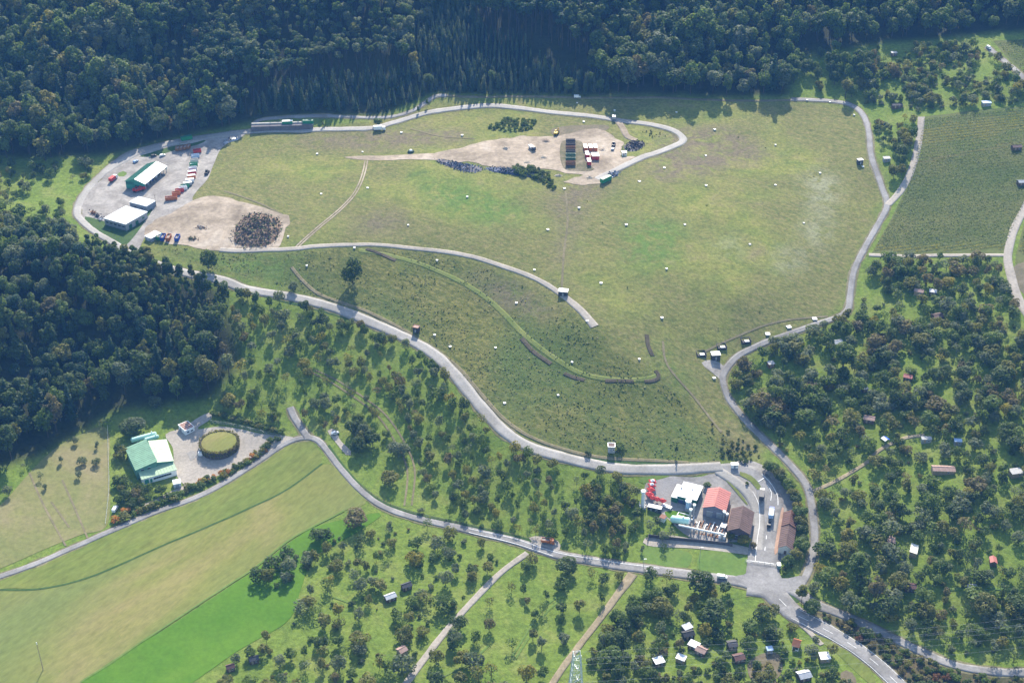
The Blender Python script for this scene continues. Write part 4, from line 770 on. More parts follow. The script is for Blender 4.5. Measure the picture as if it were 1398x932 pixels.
PLAST = paint('cream_render', (.62, .58, .50), .8, var=.12); WOOD = paint('weathered_wood', (.13, .09, .06), .85, var=.35); WOODL = paint('pale_wood', (.36, .27, .17), .8, var=.25); TYRE = paint('tyre_rubber', (.025, .025, .025), .85); ORANGE = paint('orange_paint', (.50, .15, .04), .6, var=.35)
RED = paint('red_paint', (.48, .04, .035), .6, var=.3); BLUE = paint('blue_paint', (.02, .07, .36), .5, var=.15); GREENP = paint('green_paint', (.02, .22, .09), .5, var=.15); BLACK = paint('black_paint', (.025, .027, .03), .5); YELLOW = paint('yellow_paint', (.62, .40, .03), .5, var=.12); RUST = paint('rusty_brown_steel', (.24, .12, .06), .75, var=.35)
TARP = paint('grey_white_tarp', (.44, .45, .46), .7, var=.25); MIXED = paint('mixed_scrap', (.26, .23, .2), .85, var=.6, scale=2.2); SKY_B = paint('pale_blue_paint', (.30, .42, .58), .5, var=.12); PINK = paint('faded_pink_tiles', (.33, .22, .18), .8, var=.25)
# ---------------------------- vehicles, skips, sheds
def head(px, py, qx, qy): a, b = U(px, py), U(qx, qy); return math.atan2(b[1]-a[1], b[0]-a[0])
def wheels(r, xs, y, rad=.34, w_=.24):
    for x in xs:
        for sy in (-y, y):
            o = MB().tube((x, sy-w_/2, rad), (x, sy+w_/2, rad), rad, n=12).build('wheel', TYRE, r); MB().tube((x, sy-w_/2-.02, rad), (x, sy+w_/2+.02, rad), rad*.55, n=8).build('rim', GREYM, o)
def car(px, py, rz, mat, label, group=None, off=.3, name='car', van=False):
    p = U(px, py); r = root(name, label, 'van' if van else 'car', p, rz, group, G(p)+off)
    pr = [(-2.4,.35),(-2.4,1.9),(-2.2,2.0),(1.1,2.0),(1.7,1.25),(2.4,1.05),(2.5,.6),(2.5,.35)] if van else [(-2.1,.32),(-2.15,.8),(-1.95,1.0),(-1.5,1.42),(.35,1.45),(1.05,.98),(2.0,.84),(2.15,.6),(2.1,.32)]
    MB().prism(pr, -.88, .88).build('body', mat, r)
    if van: MB().prism([(1.16,1.25),(1.05,1.9),(1.14,1.93),(1.68,1.3),(1.62,1.25)], -.9, .9).build('windscreen', GLASS, r)
    else:
        MB().prism([(-1.78,1.0),(-1.42,1.38),(.28,1.4),(.85,1.0)], -.9, .9).build('side_window', GLASS, r); MB().prism([(.4,1.42),(.46,1.44),(1.02,1.02),(.96,1.0)], -.8, .8).build('windscreen', GLASS, r)
    wheels(r, (-1.4, 1.4), .8); return r
def truck(px, py, rz, cab, box, label, group=None, L_=7.5, boxh=2.3, off=.3, openbox=False, cat='lorry'):
    p = U(px, py); r = root('lorry', label, cat, p, rz, group, G(p)+off); x1 = L_/2
    MB().box(0, 0, .55, L_, .9, .35).build('chassis', DARK, r)
    c = MB().prism([(x1-2.1,.5),(x1-2.1,2.75),(x1-.35,2.75),(x1,1.6),(x1,.5)], -1.2, 1.2).build('cab', cab, r); MB().prism([(x1-.36,2.6),(x1-.28,2.62),(x1+.04,1.62),(x1-.05,1.6)], -1.05, 1.05).build('windscreen', GLASS, c)
    bl = L_-2.4; bx = -L_/2+bl/2
    if openbox:
        b = MB(); b.box(bx, 0, .95, bl, 2.4, .15)
        for sy in (-1.15, 1.15): b.box(bx, sy, 1.1, bl, .1, boxh-.3)
        for sx in (-bl/2+.05, bl/2-.05): b.box(bx+sx, 0, 1.1, .1, 2.2, boxh-.3)
        b.build('cargo_box', box, r); MB().box(bx, 0, 1.1, bl-.3, 2.1, boxh*.55).build('load', MIXED, r)
    else: MB().box(bx, 0, .95, bl, 2.45, boxh).build('cargo_box', box, r)
    wheels(r, (-L_/2+1, -L_/2+2.1, x1-1.3), 1.05, .48, .3); return r
def skip(px, py, rz, mat, label, group, L_=6, W_=2.4, H_=2.2, load=None, lid=None, off=.22, loc=None):
    p = U(px, py) if loc is None else loc; r = root('skip_container', label, 'container', p, rz, group, G(p)+off); b = MB()
    b.box(0, 0, .18, L_, W_, .12)
    for sy in (-1, 1):
        b.box(0, sy*(W_/2-.05), .3, L_, .1, H_); b.box(0, sy*(W_/2-.02), H_+.3, L_+.1, .2, .12)
        for k in range(6): b.box(-L_/2+.3+k*(L_-.6)/5, sy*(W_/2+.04), .3, .12, .1, H_)
    for sx in (-1, 1): b.box(sx*(L_/2-.05), 0, .3, .1, W_-.2, H_)
    b.build('shell', mat, r)
    k = MB()
    for sy in (-.5, .5): k.box(0, sy, 0, L_-.4, .16, .18)
    k.build('skid', DARK, r)
    if load: MB().hull([(-L_/2+.12,-W_/2+.12,.35),(L_/2-.12,-W_/2+.12,.35),(L_/2-.12,W_/2-.12,.35),(-L_/2+.12,W_/2-.12,.35)], [(-L_/2+.2,-W_/2+.2,H_*.8),(L_/2-.5,-W_/2+.4,H_*.9),(L_/2-.4,W_/2-.3,H_*.75),(-L_/2+.5,W_/2-.4,H_)]).build('load', load, r)
    if lid: MB().box(0, 0, H_+.43, L_+.1, W_+.1, .1).build('lid', lid, r)
    return r
def excavator(px, py, rz, mat, label, off=.22, reach=1.0):
    p = U(px, py); r = root('excavator', label, 'excavator', p, rz, None, G(p)+off)
    for sy in (-1.05, 1.05): MB().prism([(-1.9,.25),(-1.6,0),(1.6,0),(1.9,.25),(1.9,.65),(1.6,.9),(-1.6,.9),(-1.9,.65)], sy-.3, sy+.3).build('track', TYRE, r)
    MB().prism([(-2.2,1.0),(-2.2,2.2),(-.6,2.3),(1.4,1.9),(1.4,1.0)], -1.2, 1.2).build('body', mat, r)
    c = MB().prism([(-.3,2.0),(-.2,3.1),(1.0,3.1),(1.5,2.0)], .1, 1.15).build('cab', mat, r); MB().prism([(-.1,2.2),(0,2.95),(.95,2.95),(1.35,2.2)], .06, 1.19).build('window', GLASS, c)
    MB().tube((1.2,-.4,1.9), (3.6*reach,-.4,4.2), .28, .22, 6).build('boom', mat, r); MB().tube((3.6*reach,-.4,4.2), (5.2*reach,-.4,1.6), .22, .16, 6).build('arm', mat, r)
    MB().prism([(4.6*reach,.4),(5.0*reach,1.6),(5.5*reach,1.6),(5.7*reach,.7),(5.3*reach,.3)], -.9, .1).build('bucket', DARK, r); return r
def loader(px, py, rz, mat, label, off=.22):
    p = U(px, py); r = root('wheel_loader', label, 'wheel loader', p, rz, None, G(p)+off)
    MB().prism([(-2.6,.8),(-2.6,1.9),(-.6,2.0),(0,1.5),(1.6,1.3),(1.6,.8)], -.9, .9).build('body', mat, r)
    c = MB().prism([(-.6,1.9),(-.5,3.2),(.7,3.2),(.9,1.7)], -.75, .75).build('cab', mat, r); MB().prism([(-.4,2.2),(-.4,3.0),(.6,3.0),(.75,2.2)], -.79, .79).build('window', GLASS, c)
    for sy in (-.6, .6): MB().tube((1.2, sy, 1.4), (2.9, sy, .8), .14, n=6).build('lift_arm', mat, r)
    MB().prism([(2.6,.1),(2.6,1.3),(2.9,1.4),(3.7,.15)], -1.3, 1.3).build('bucket', DARK, r); wheels(r, (-1.5, 1.3), 1.05, .75, .5); return r
def shed(px, py, w_, l, rz, wall, roof, label, h=2.3, rise=.8, group='garden sheds among the orchard trees', flat=False, name='garden_shed', over=.3, ann=None):
    p = U(px, py); KEEP.append((p[0], p[1]-2.5, max(w_, l)*.6+3.2)); c, s = math.cos(rz), math.sin(rz)
    q = [p+np.array([a*l/2*c-b*w_/2*s, a*l/2*s+b*w_/2*c]) for a, b in ((-1,-1),(1,-1),(1,1),(-1,1))]
    B = Bld(name, label, 'shed', q, G(p), group)
    if flat: B.walls(q, [h, h, h+.35, h+.35], wall); B.slab(q, [h, h, h+.35, h+.35], roof, .15, over)
    else: B.gable(q, h, h+rise, wall, roof, over, .14)
    B.panels(q[0], q[1], [(.3, .2, .9, 1.8)], WOODL, 'door'); B.panels(q[0], q[1], [(.7, 1.1, .8, .7)], GLASS, 'window', frame=WHITE); return B
WELLS = []
def well(px, py, label, big=1.0, tall=.55):
    p = U(px, py); rz = random.uniform(-.3, .3); r = root('gas_well', label, 'gas well', p, rz, 'white-lidded gas wells on the landfill'); w_ = 1.3*big*(1 if big > 1 else random.uniform(.75, 1.15)); tall *= random.uniform(.5, 1.7)
    MB().box(0, 0, -.5, w_*.92, w_*.92, .5+tall).build('shaft', CONCM, r); o = MB().box(0, 0, tall+.004, w_*1.08, w_*1.08, .14).build('lid', WHITE, r)
    MB().box(w_*.2, 0, tall+.148, .3, .12, .06).build('handle', DARK, o); MB().tube((-w_*.7, w_*.35, -.3), (-w_*.7, w_*.35, .9), .1, n=6).build('vent_pipe', GREYM, r)
def mound(name, poly, h, mat, label, cat, seed=1, n=600, size=.9, mats=None, kind=None):
    W = UN(poly); B = smooth_line(W, True, 2.0); c = B.mean(0); K = 7; r = np.random.default_rng(seed); v, f = [], []
    for k in range(K+1):
        t = k/K
        for b in B:
            p = b+(c-b)*t*.98; v.append((p[0], p[1], G(p)-.3+h*(1-(1-t)**2.2)*(1+.5*float(hnoise(p[0], p[1], 3, seed)))))
    m_ = len(B)
    for k in range(K):
        for i in range(m_): f.append((k*m_+i, k*m_+(i+1) % m_, (k+1)*m_+(i+1) % m_, (k+1)*m_+i))
    V = np.array(v); F = np.array(f); mi = np.zeros(len(F), int)
    t = r.integers(0, len(V), n); P = V[t]+r.normal(size=(n, 3))*[1, 1, .2]*.8+[0, 0, .15]; Q = quads(P, r.normal(size=(n, 3))+[0, 0, 1.2], size, r)
    F2 = np.arange(len(Q)).reshape(-1, 4)+len(V); mats = mats or [mat]
    me = mesh_np(name, np.vstack([V, Q]), np.vstack([F[:, ::-1] if np.cross(V[F[0,1]]-V[F[0,0]], V[F[0,3]]-V[F[0,0]])[2] < 0 else F, F2]), mats, np.r_[mi, r.integers(0, len(mats), n)])
    return tag(link(name, me), label, cat, None, kind)
# ------------------------------------------------------------------ recycling yard
q, z = rect((187.6,243.9+8), (217.7,228), (226.9,227.4), 5.2)
q, z = rect((197.7,251), (226.9,227.4), (208,218.5), 5.0)
B = Bld('recycling_hall', 'long recycling hall with a dark green roof slope and one painted pale for sun glare', 'hall', q, z); keep(q)
B.gable(q, 5.0, 7.6, TEAL, WHITEM, .6, split=DGREEN, walls=False)  # one slope pale: sun glare put into the roof colour
B.walls([q[3]+(q[0]-q[3])*.45, q[2]+(q[1]-q[2])*.45, q[2], q[3]], 4.95, TEAL)
for t in np.linspace(.02, .98, 8):
    p = q[0]+(q[1]-q[0])*t; x, y, _ = B.L(p, 0); MB().box(x, y, -.5, .35, .35, 5.3).build('column', GREYM, B.r)
for t in (.08, .92):
    pass
for (a, b) in ((q[3], q[0]), (q[2], q[1])):
    m_ = (a+b)/2; mb = MB(); mb.add([B.L(a, 3.0), B.L(b, 3.0), B.L(b, 4.98), B.L(m_, 7.5), B.L(a, 4.98)]+[B.L(a+(q[1]-q[0])*.01, 3.0), B.L(b+(q[1]-q[0])*.01, 3.0), B.L(b+(q[1]-q[0])*.01, 4.98), B.L(m_+(q[1]-q[0])*.01, 7.5), B.L(a+(q[1]-q[0])*.01, 4.98)],
        [(0,1,2,3,4),(9,8,7,6,5),(0,1,6,5),(1,2,7,6),(2,3,8,7),(3,4,9,8),(4,0,5,9)]); mb.build('gable_panel', TEAL, B.r)
for k, mt in enumerate((WHITE, BLUE, WHITE, GREYM)):
    t = .3+k*.19; p = q[0]+(q[1]-q[0])*t+(q[3]-q[0])*.25; x, y = p; rr = root('waste_bin', ['white', 'blue', 'pale grey', 'dark grey'][k]+' waste bin standing under the open side of the recycling hall', 'bin', p, math.atan2(*(q[1]-q[0])[::-1]))
    MB().hull([(-1,-.7,.1),(1,-.7,.1),(1,.7,.1),(-1,.7,.1)], [(-1.2,-.9,1.6),(1.2,-.9,1.6),(1.2,.9,1.6),(-1.2,.9,1.6)]).build('body', mt, rr); MB().box(0,0,1.61,2.5,1.9,.1).build('lid', DARK, rr)
q, z = rect((142,297.7), (171.2,305.9), (192.2,286.8), 5.2)
B = Bld('yard_building', 'flat-roofed white yard building with a lower rear wing', 'building', q, z); keep(q)
B.walls(q, 4.8, GREYM); B.slab(q, 4.8, LGREY, .4, .5)
B.panels(q[0], q[1], [(.12+.19*k, 2.2, 2.2, 1.3) for k in range(5)], GLASS, 'window', frame=WHITE); B.panels(q[1], q[2], [(.2, .4, 2.6, 3), (.5, .4, 2.6, 3), (.8, 2.2, 2, 1.2)], DGREEN, 'door', frame=LGREY)
q2, z2 = rect((176.7,275.5), (199.5,281.3), (208.6,273), 4.6); q2 = [p for p in q2]
B.walls(q2, z2-z+4.2, paint('blue_grey_wall', (.2,.23,.27), .7)); B.slab(q2, z2-z+4.2, LGREY, .35, .4); keep(q2)
B.panels(q2[0], q2[1], [(.3, z2-z+1.4, 2, 1.2), (.7, z2-z+1.4, 2, 1.2)], GLASS, 'window', frame=WHITE)
q, z = rect((197.5,321.5), (206,325), (215.5,316.5), 3)
B = Bld('storage_tent', 'small white storage tent at the end of the blue skips', 'tent', q, z); B.walls(q, 2.6, paint('grey_tarp', (.35,.37,.4), .7)); B.slab(q, [2.6,2.6,3.0,3.0], WHITEM, .15, .3); MB().box(*B.L((q[0]+q[1])/2-np.array([0,.08]), .1), 2.4, .1, 2.2, math.atan2(*(q[1]-q[0])[::-1])).build('door', LGREY, B.r)
hd = head(219.5, 329, 224, 319.5)
for px, py, mt, l, ld in ((217.5,325.5,GREENP,'dark teal green open skip next to the white storage tent',MIXED), (223,326.5,BLUE,'blue open skip between the teal green and the orange skip',DARK), (230.5,327,ORANGE,'orange open skip between the two blue skips',MIXED), (242.5,327.5,BLUE,'blue open skip at the right end of the lower skip row',DARK)):
    skip(px, py, hd, mt, l, 'skips beside the white storage tent', 6.2, 2.4, 2.2, ld)
row = [(234,273,ORANGE,'large orange open skip at the near end of the curved skip row',8.5,None,MIXED), (241,266.5,ORANGE,'orange-red skip, second in the curved row, next to the large orange one',6,None,RUST), (245.5,262.5,RED,'red skip behind the orange-red one in the curved row',6,None,MIXED),
 (250,259.5,WHITE,'white skip with pale load behind the red ones in the curved row',6,None,TARP), (253,256.5,GREENP,'green skip between white and grey in the near bend of the row',6,None,TARP), (256.5,253.5,GREYM,'grey skip with a white cover in the bend of the skip row',6,WHITE,None),
 (259.5,249,WHITE,'white-covered skip past the bend of the row',6,WHITE,None), (261.5,243.5,ORANGE,'orange skip with a white cover halfway up the row',6,WHITE,None), (262.5,238,RED,'red skip with pale grey cover in the upper half of the row',6,LGREY,None),
 (263.5,232.5,LGREY,'pale grey open skip in the upper half of the row',6,None,WHITE), (264.5,227,GREENP,'green-sided skip with white load near the upper end',6,None,WHITE), (265.5,221.5,PLAST,'cream skip near the upper end of the row',6,None,MIXED), (267,215.5,SKY_B,'pale blue skip near the far end of the row',6,None,TARP), (269.5,208.5,RED,'red skip at the far end of the curved row',6,None,DARK)]
for k, (px, py, mt, l, L_, lid, ld) in enumerate(row):
    hd = head(px, py, px+10, py-1.5) if k > 5 else head(px, py, px+8, py-1.2-k*.1)
    skip(px, py, hd, mt, l, 'curved row of skips in the recycling yard', L_*.92, 2.5, 1.9, ld, lid)
for k, px in enumerate((242.5, 247.5, 252.5, 257.5)):
    skip(px, 205.2-k*.9, head(px, 205, px-2.5, 212), RUST, ['first','second','third','fourth'][k]+' from the left of four rusty orange skips under the grass strip', 'rusty skips under the grass strip', 5, 2.2, 1.8, MIXED)
skip(255, 191.5, head(248,193,262,190), GREENP, 'green covered container on the upper yard road', 'green containers along the ring road', 8, 2.5, 2.5, None, DGREEN, .35)
truck(155, 246.5, head(150,250,160,241), WHITE, RED, 'red and white tipper lorry waiting on the yard entrance lanes', None, 8, 2.0)
excavator(186, 262, head(180,262,196,260), RED, 'red loading machine in front of the dark green hall gable', reach=.9); truck(192, 261, head(186,263,198,258.5), RED, RED, 'red open lorry parked in front of the dark green hall gable', None, 8, 1.6, openbox=True)
car(210, 214, head(205,215,215,212.5), BLACK, 'dark car parked in the shade above the hall', 'cars parked above the recycling hall'); car(222, 213.5, head(217,215,227,212), WHITE, 'white car parked above the hall', 'cars parked above the recycling hall'); car(185.5, 222, head(181,224,190,219), SKY_B, 'pale blue car in the tree shade above the hall', 'cars parked above the recycling hall')
loader(282.5, 238, head(280,242,285,233), BLACK, 'black wheel loader at the right edge of the recycling yard')
for px, py, mt, l in ((127,290.5,RUST,'rusty scrap heap left of the flat white building'), (138,299,TARP,'pale rubbish heap at the corner of the flat white building'), (133,295,DARK,'dark scrap heap between the rusty and the pale one')):
    mound('scrap_heap', [(px-3,py-2),(px+3,py-2.5),(px+4,py+2),(px-3,py+3)], 1.5, mt, l, 'scrap heap', int(px), 60, .8, [mt, MIXED])
p = U(213.5, 283); r = root('utility_pole', 'slim dark pole at the lower wing of the yard building', 'pole', p); MB().tube((0,0,-.5), (0,0,9), .14, .09).build('pole', WOOD, r); MB().box(0,0,8.6,1.2,.12,.12).build('crossarm', WOOD, r)
mound('brushwood_pile', [(318,322),(322,306),(336,294),(352,290),(370,294),(384,301),(384,318),(372,334),(352,339),(330,338),(318,332)], 3.6, paint('dry_brush', (.20,.135,.085), .95, var=.5, scale=.8), 'large dark pile of cut brushwood on the dirt area', 'brushwood pile', 4, 2600, 1.1, [MATS['dry_brush'], paint('grey_brush', (.27,.20,.14), .95, var=.4), paint('green_brush', (.09,.11,.04), .95, var=.3)])
for px, py, s_, l in ((262,326,6,'low dark brushwood heap right of the blue skips'), (275,310.5,5,'thin row of planks lying on the dirt area')):
    mound('brush_heap' if s_ > 5 else 'plank_heap', [(px-s_-2,py-1.5),(px+s_,py-.5),(px+s_+2,py+2),(px-s_,py+1)], .9, MATS['dry_brush'], l, 'heap', int(px), 90, .8, [MATS['dry_brush'], MATS['green_brush'] if s_ > 5 else CONCM])
# ------------------------------------------------------------------ loading ramp and ring road things
q, z = rect((343.6,180.5), (427.8,177.8), (427.8,174), .1)
B = Bld('loading_ramp', 'long dark concrete loading ramp beside the ring road', 'loading ramp', q, G(np.mean(q, 0))); B.walls(q, 3.2, paint('dark_concrete', (.13,.12,.125), .9, var=.3, scale=.4), -1.5); B.slab([q[3]*.7+q[0]*.3, q[2]*.7+q[1]*.3, q[2], q[3]], 3.25, CONCM, .9, 0, 'parapet')
skip(393, 173.8, head(388,174,398,173.8), GREENP, 'green container with a white top behind the loading ramp', 'green containers along the ring road', 7.5, 2.6, 3.6, None, WHITE, 1.0); skip(421, 173, head(415,173.2,427,172.9), GREENP, 'plain green container at the right end of the loading ramp', 'green containers along the ring road', 7.5, 2.6, 3.6, None, DGREEN, 1.0)
truck(518.5, 178.5, head(512,178.7,526,178), WHITE, WHITE, 'white box lorry parked under the single tree on the ring road', None, 8.5, 2.6)
car(788, 134, head(783,134,793,134), WHITE, 'white van on the shaded perimeter lane under the tall trees', van=True, name='van'); truck(838, 163.5, head(838,166,838,160), DARK, GREYM, 'dark lorry driving on the ring road near the dirt spur', None, 6.5, 2.2)
mound('pipe_stack', [(303,194),(312,189),(326,186),(328,190),(312,195),(305,198)], 1.4, GREYM, 'grey heap of pipes at the yard corner', 'heap', 8, 60, 1, [GREYM, DARK])
# ------------------------------------------------------------------ dump
a0, a1 = U(779, 196), U(779, 226)
for k in range(7):
    t = k/6; loc = a0+(a1-a0)*t
    mt = [DARK, DARK, RUST, DARK, DGREEN, DGREEN, RUST][k]; lb = ['black open skip farthest back in the dump stack row', 'second black open skip from the back of the stack row', 'rusty open skip third from the back of the row', 'dark open skip in the middle of the stack row', 'dark green open skip fifth from the back', 'dark green open skip next to the near rusty one', 'rusty brown open skip at the near end of the row'][k]
    skip(0, 0, 0.02, mt, lb, 'open skips in a row on the dump', 6.6, 2.4, 2.4, None, None, .35, loc)
for k, (x0, y0, x1, y1, n) in enumerate(((799,205,804,224,3), (806,205,810,216.5,2), (812.5,205,815,216.5,2))):
    for j in range(n):
        t = j/max(1, n-1); px, py = x0+(x1-x0)*t, y0+(y1-y0)*t
        skip(px, py, head(x0, y0, x1, y1), RED if j else ORANGE, f"white-covered red trailer, {['far','near','nearest'][j]} one in the {['left','middle','right'][k]} column on the dump", 'white-covered red trailers on the dump', 6.2, 2.4, 2.4, None, WHITE)
excavator(759.5, 184, head(757,186,762,180), YELLOW, 'yellow-cabbed excavator on the reddish earth behind the dump', reach=.7); truck(726.5, 204.5, head(724,202,729,206), BLACK, WHITE, 'black dumper with a white box on the pale dump ground', None, 7, 1.4)
loader(837.5, 200, head(837,203,838,197), BLACK, 'black loader on the right side of the dump'); car(836.5, 205, head(836,206,837,204), GREYM, 'small dark car close behind the black loader')
skip(827, 248, head(820,251,833,243.5), GREENP, 'long green container at the lower corner of the dump', 'green containers along the ring road', 9, 2.6, 2.6, None, DGREEN)
BLUEG = paint('blue_grey_sheeting', (.12,.15,.21), .95, var=.4, scale=1.5)
mound('sheeting_heap', [(826,243),(832,236),(843,233),(846,236),(838,243)], 1.2, BLUEG, 'blue-grey heap of folded sheeting beside the long green container', 'heap', 12, 120, 1.2, [BLUEG, GREYM])
mound('tyre_heap', [(850,202),(858,195),(870,192),(881,195),(876,203),(862,208)], 2.2, DARK, 'dark heap of old tyres beside the ring road bend', 'tyre heap', 13, 420, 1.0, [DARK, TYRE, paint('dark_brown_scrap', (.07,.05,.045), .9)])
mound('rubble', [(592,218),(604,217),(625,224),(655,227),(662,234),(640,236),(615,229),(600,223)], 1.2, BLUEG, 'blue-grey band of rubble along the dump edge', None, 14, 900, .9, [MATS.get('dark_concrete'), BLUEG, paint('pale_blue_rubble', (.17,.20,.26), .85, var=.3), paint('slate', (.07,.09,.15), .8)], 'stuff')
mound('rubble', [(660,228),(700,230),(735,237),(748,244),(735,244),(700,239),(672,235)], 1.6, MATS['slate'], 'darker slate-blue band of rubble along the dump edge', None, 15, 900, .9, [MATS['slate'], paint('dark_weeds', (.03,.055,.03), .9)], 'stuff')
shed(852, 212, 2.6, 3, .2, WHITE, WHITE, 'small white cabin on the bank right of the dump', 2.3, group=None, flat=True, name='site_cabin')
paint('gravel_soil', (.26,.2,.14), .95, var=.35, scale=.6); EARTH = paint('pale_earth', (.36, .31, .24), .95, var=.35, scale=.6)
for k, (px, py, rx, ry, h, mt, l) in enumerate(((690,203,5,2.2,1.6,EARTH,'small dark green-grey mound on the pale dump ground'), (742,215,6,2,1.3,EARTH,'low pale earth mound in the middle of the dump'), (745,193,7,2,1.5,MATS['gravel_soil'],'brown earth mound behind the black dumper'), (762,240,7,1.6,1.2,EARTH,'pale rubble mound at the lower dump edge'), (858,204,6,2,1.4,MATS['dark_weeds'],'weedy mound beside the tyre heap'), (822,205,6,2,1.2,EARTH,'pale mound between loader and red trailers'), (805,243,8,1.8,1.2,EARTH,'pale mound at the junction of ring road and dump'), (720,222,8,1.6,1.0,EARTH,'long low pale mound along the slate rubble'))):
    mound('earth_mound', [(px-rx,py),(px-rx*.5,py-ry),(px+rx*.4,py-ry*1.1),(px+rx,py-ry*.2),(px+rx*.6,py+ry),(px-rx*.5,py+ry*.9)], h, mt, l, 'mound', 70+k, 40, .45, [mt])
# ------------------------------------------------------------------ landfill huts and pits
def boxhut(px, py, w_, l, h, rz, wall, roof, label, name='control_hut', rim=None):
    p = U(px, py); c, s = math.cos(rz), math.sin(rz); q = [p+np.array([a*l/2*c-b*w_/2*s, a*l/2*s+b*w_/2*c]) for a, b in ((-1,-1),(1,-1),(1,1),(-1,1))]; KEEP.append((p[0], p[1]-3, l))
    B = Bld(name, label, 'hut', q, G(p)); B.walls(q, h, wall); rf = B.slab(q, h, roof, .25, .25)
    if rim:
        for i in range(4):
            a, b = q[i], q[(i+1) % 4]; m_ = (a+b)/2; x, y, _ = B.L(m_+(m_-np.mean(q, 0))*.04, 0); MB().box(x, y, h+.26, np.linalg.norm(b-a)+.3, .3, .22, math.atan2(*(b-a)[::-1])).build('parapet', rim, rf)
    B.panels(q[0], q[1], [(.5, .1, .95, 1.9)], GREYM, 'door'); B.panels(q[0], q[1], [(.82, 1.4, .6, .5)], GLASS, 'vent_window'); return B
boxhut(769, 402, 4.0, 5.4, 2.8, -.2, DARK, LGREY, 'dark hut with a pale flat roof beside the plateau path'); boxhut(568.5, 452.5, 3, 3.4, 3.2, -.35, DARK, PINK, 'small hut with red-rimmed roof above the road bend', rim=RUST); boxhut(834.5, 614.5, 3.6, 3.6, 3.2, -.05, CONCM, BRNR, 'small white-rimmed hut with brown roof at the landfill foot', rim=WHITE); boxhut(976.5, 489, 4, 4.8, 3.2, .1, DARK, LGREY, 'dark cube hut with pale roof between the shaft pits')
boxhut(1173.5, 223.5, 3, 3.4, 3, .2, DARK, GREYM, 'dark hut beside the upper perimeter lane')
boxhut(1002.5, 637.5, 2.2, 3.4, 2.2, .05, WHITE, WHITE, 'white cabin on the road above the plant', 'site_cabin')
for px, py, l in ((957,484,'left shaft pit with dark walls and a white lid inside'), (985,474,'shaft pit with a white lid, right behind the cube hut'), (1018,466,'shaft pit with a white lid nearest the perimeter lane')):
    p = U(px, py-1); r = root('shaft_pit', l, 'shaft pit', p, .12, 'shaft pits beside the perimeter lane', G(p)-.2)
    for x, y, sx, sy in ((0,2.3,5.4,.25), (0,-2.3,5.4,.25), (2.6,0,.25,4.4), (-2.6,0,.25,4.4)): MB().box(x, y, -1, sx, sy, 2.3 if y >= 0 else 1.5).build('wall', paint('black_liner', (.035,.035,.04), .8), r)
    MB().box(0, 0, .1, 4.9, 4.3, .25).build('floor', MATS['black_liner'], r); o = MB().box(.4, -1.0, .36, 2.5, 1.9, .5).build('lid', WHITE, r); MB().box(.4,-1.0,.865,.4,.2,.08).build('handle', DARK, o)
for px, py, l in ((1048,456.6,'large white lid first along the perimeter lane past the pits'), (1077,447,'large white lid in the middle of the three along the perimeter lane'), (1112,436,'large white lid last along the perimeter lane')): well(px, py, l, 1.9, .5)
mid_ = 'white-lidded gas well '
for px, py, l in [(433,211,'on the meadow between yard and dirt band'), (495,208,'just above the left end of the pale dirt band'), (548,182,'below the parked white lorry'), (631,186,'between ring road and dump'), (502,257,'right of the dirt track bend'), (438.5,265,'left of the dirt track'),
 (788,141,'under the shaded lane at the white van'), (839,152,'above the dark lorry on the ring road'), (797,167,'inside the ring road above the excavator'), (923.5,154,'above the ring road bend'), (975.6,178,'right of the ring road bend'), (963.6,213,'on the meadow right of the dump'), (1058.7,199,'high on the open right meadow'), (907,230,'below the ring road bend'), (873,248,'right of the long green container'), (964,254,'in the middle of the upper right meadow'), (1058.7,253,'left of the pale streak'), (770.5,258,'with a brown base right below the dump'),
 (1101.7,138,'at the top edge where the wood ends'), (1133,140,'at the top edge close to the lane corner'), (1166,158,'beside the top corner of the perimeter lane'), (1119.5,237,'at the top of the pale streak'), (1178,228,'beside the dark hut at the upper lane'),
 (557.4,308,'on a dark shrub in the left half of the meadow'), (638,270,'on a dark shrub below the rubble band'), (393.5,324,'at the corner of the brushwood dirt area'), (484,339.5,'right under the plateau path where the berm starts'), (419,364,'on the bank below the track junction'), (596.7,356.6,'in the dark strip between path and berm'), (729.6,368.7,'above the plateau path left of the dark hut'), (705,414,'between the plateau path and the berm'), (593.5,458,'beside the worn path near the red-rimmed hut'), (614.7,474,'beside the worn path past the road bend'), (676.6,475,'in the middle of the rough bank'), (748,314,'left of the brown strip in mid-meadow'),
 (790.5,285,'in the brown strip below the dump'), (855,308,'on the meadow right of the brown strip'), (935,307,'in the centre of the right meadow'), (820.6,387,'right above the dark hut'), (910,368,'with a tall base in the lower meadow'), (1023.8,334,'with dark shrubs on its left'), (1097.4,305,'left of the faint pale patch'), (903.7,434.6,'above the short dark strip'), (801.7,438.6,'beside the end of the plateau path'), (872.8,491,'at the corner of the berm'), (781,495,'beside the bend of the berm path'), (762,540,'on the lower bank below the berm'), (975,517,'on the grey gravel pad'), (689,550.5,'on the bank above the lower road bend')]:
    well(px, py, mid_+l)
p = U(561, 208); r = root('gas_well', 'large domed gas well on a dark planted base at the dirt band', 'gas well', p); MB().tube((0,0,-.4), (0,0,1.3), 2.6, 2.0, 14).build('base', MATS['dark_weeds'], r); MB().tube((0,0,1.3), (0,0,2.0), 1.1, .8, 12).build('lid', WHITE, r)
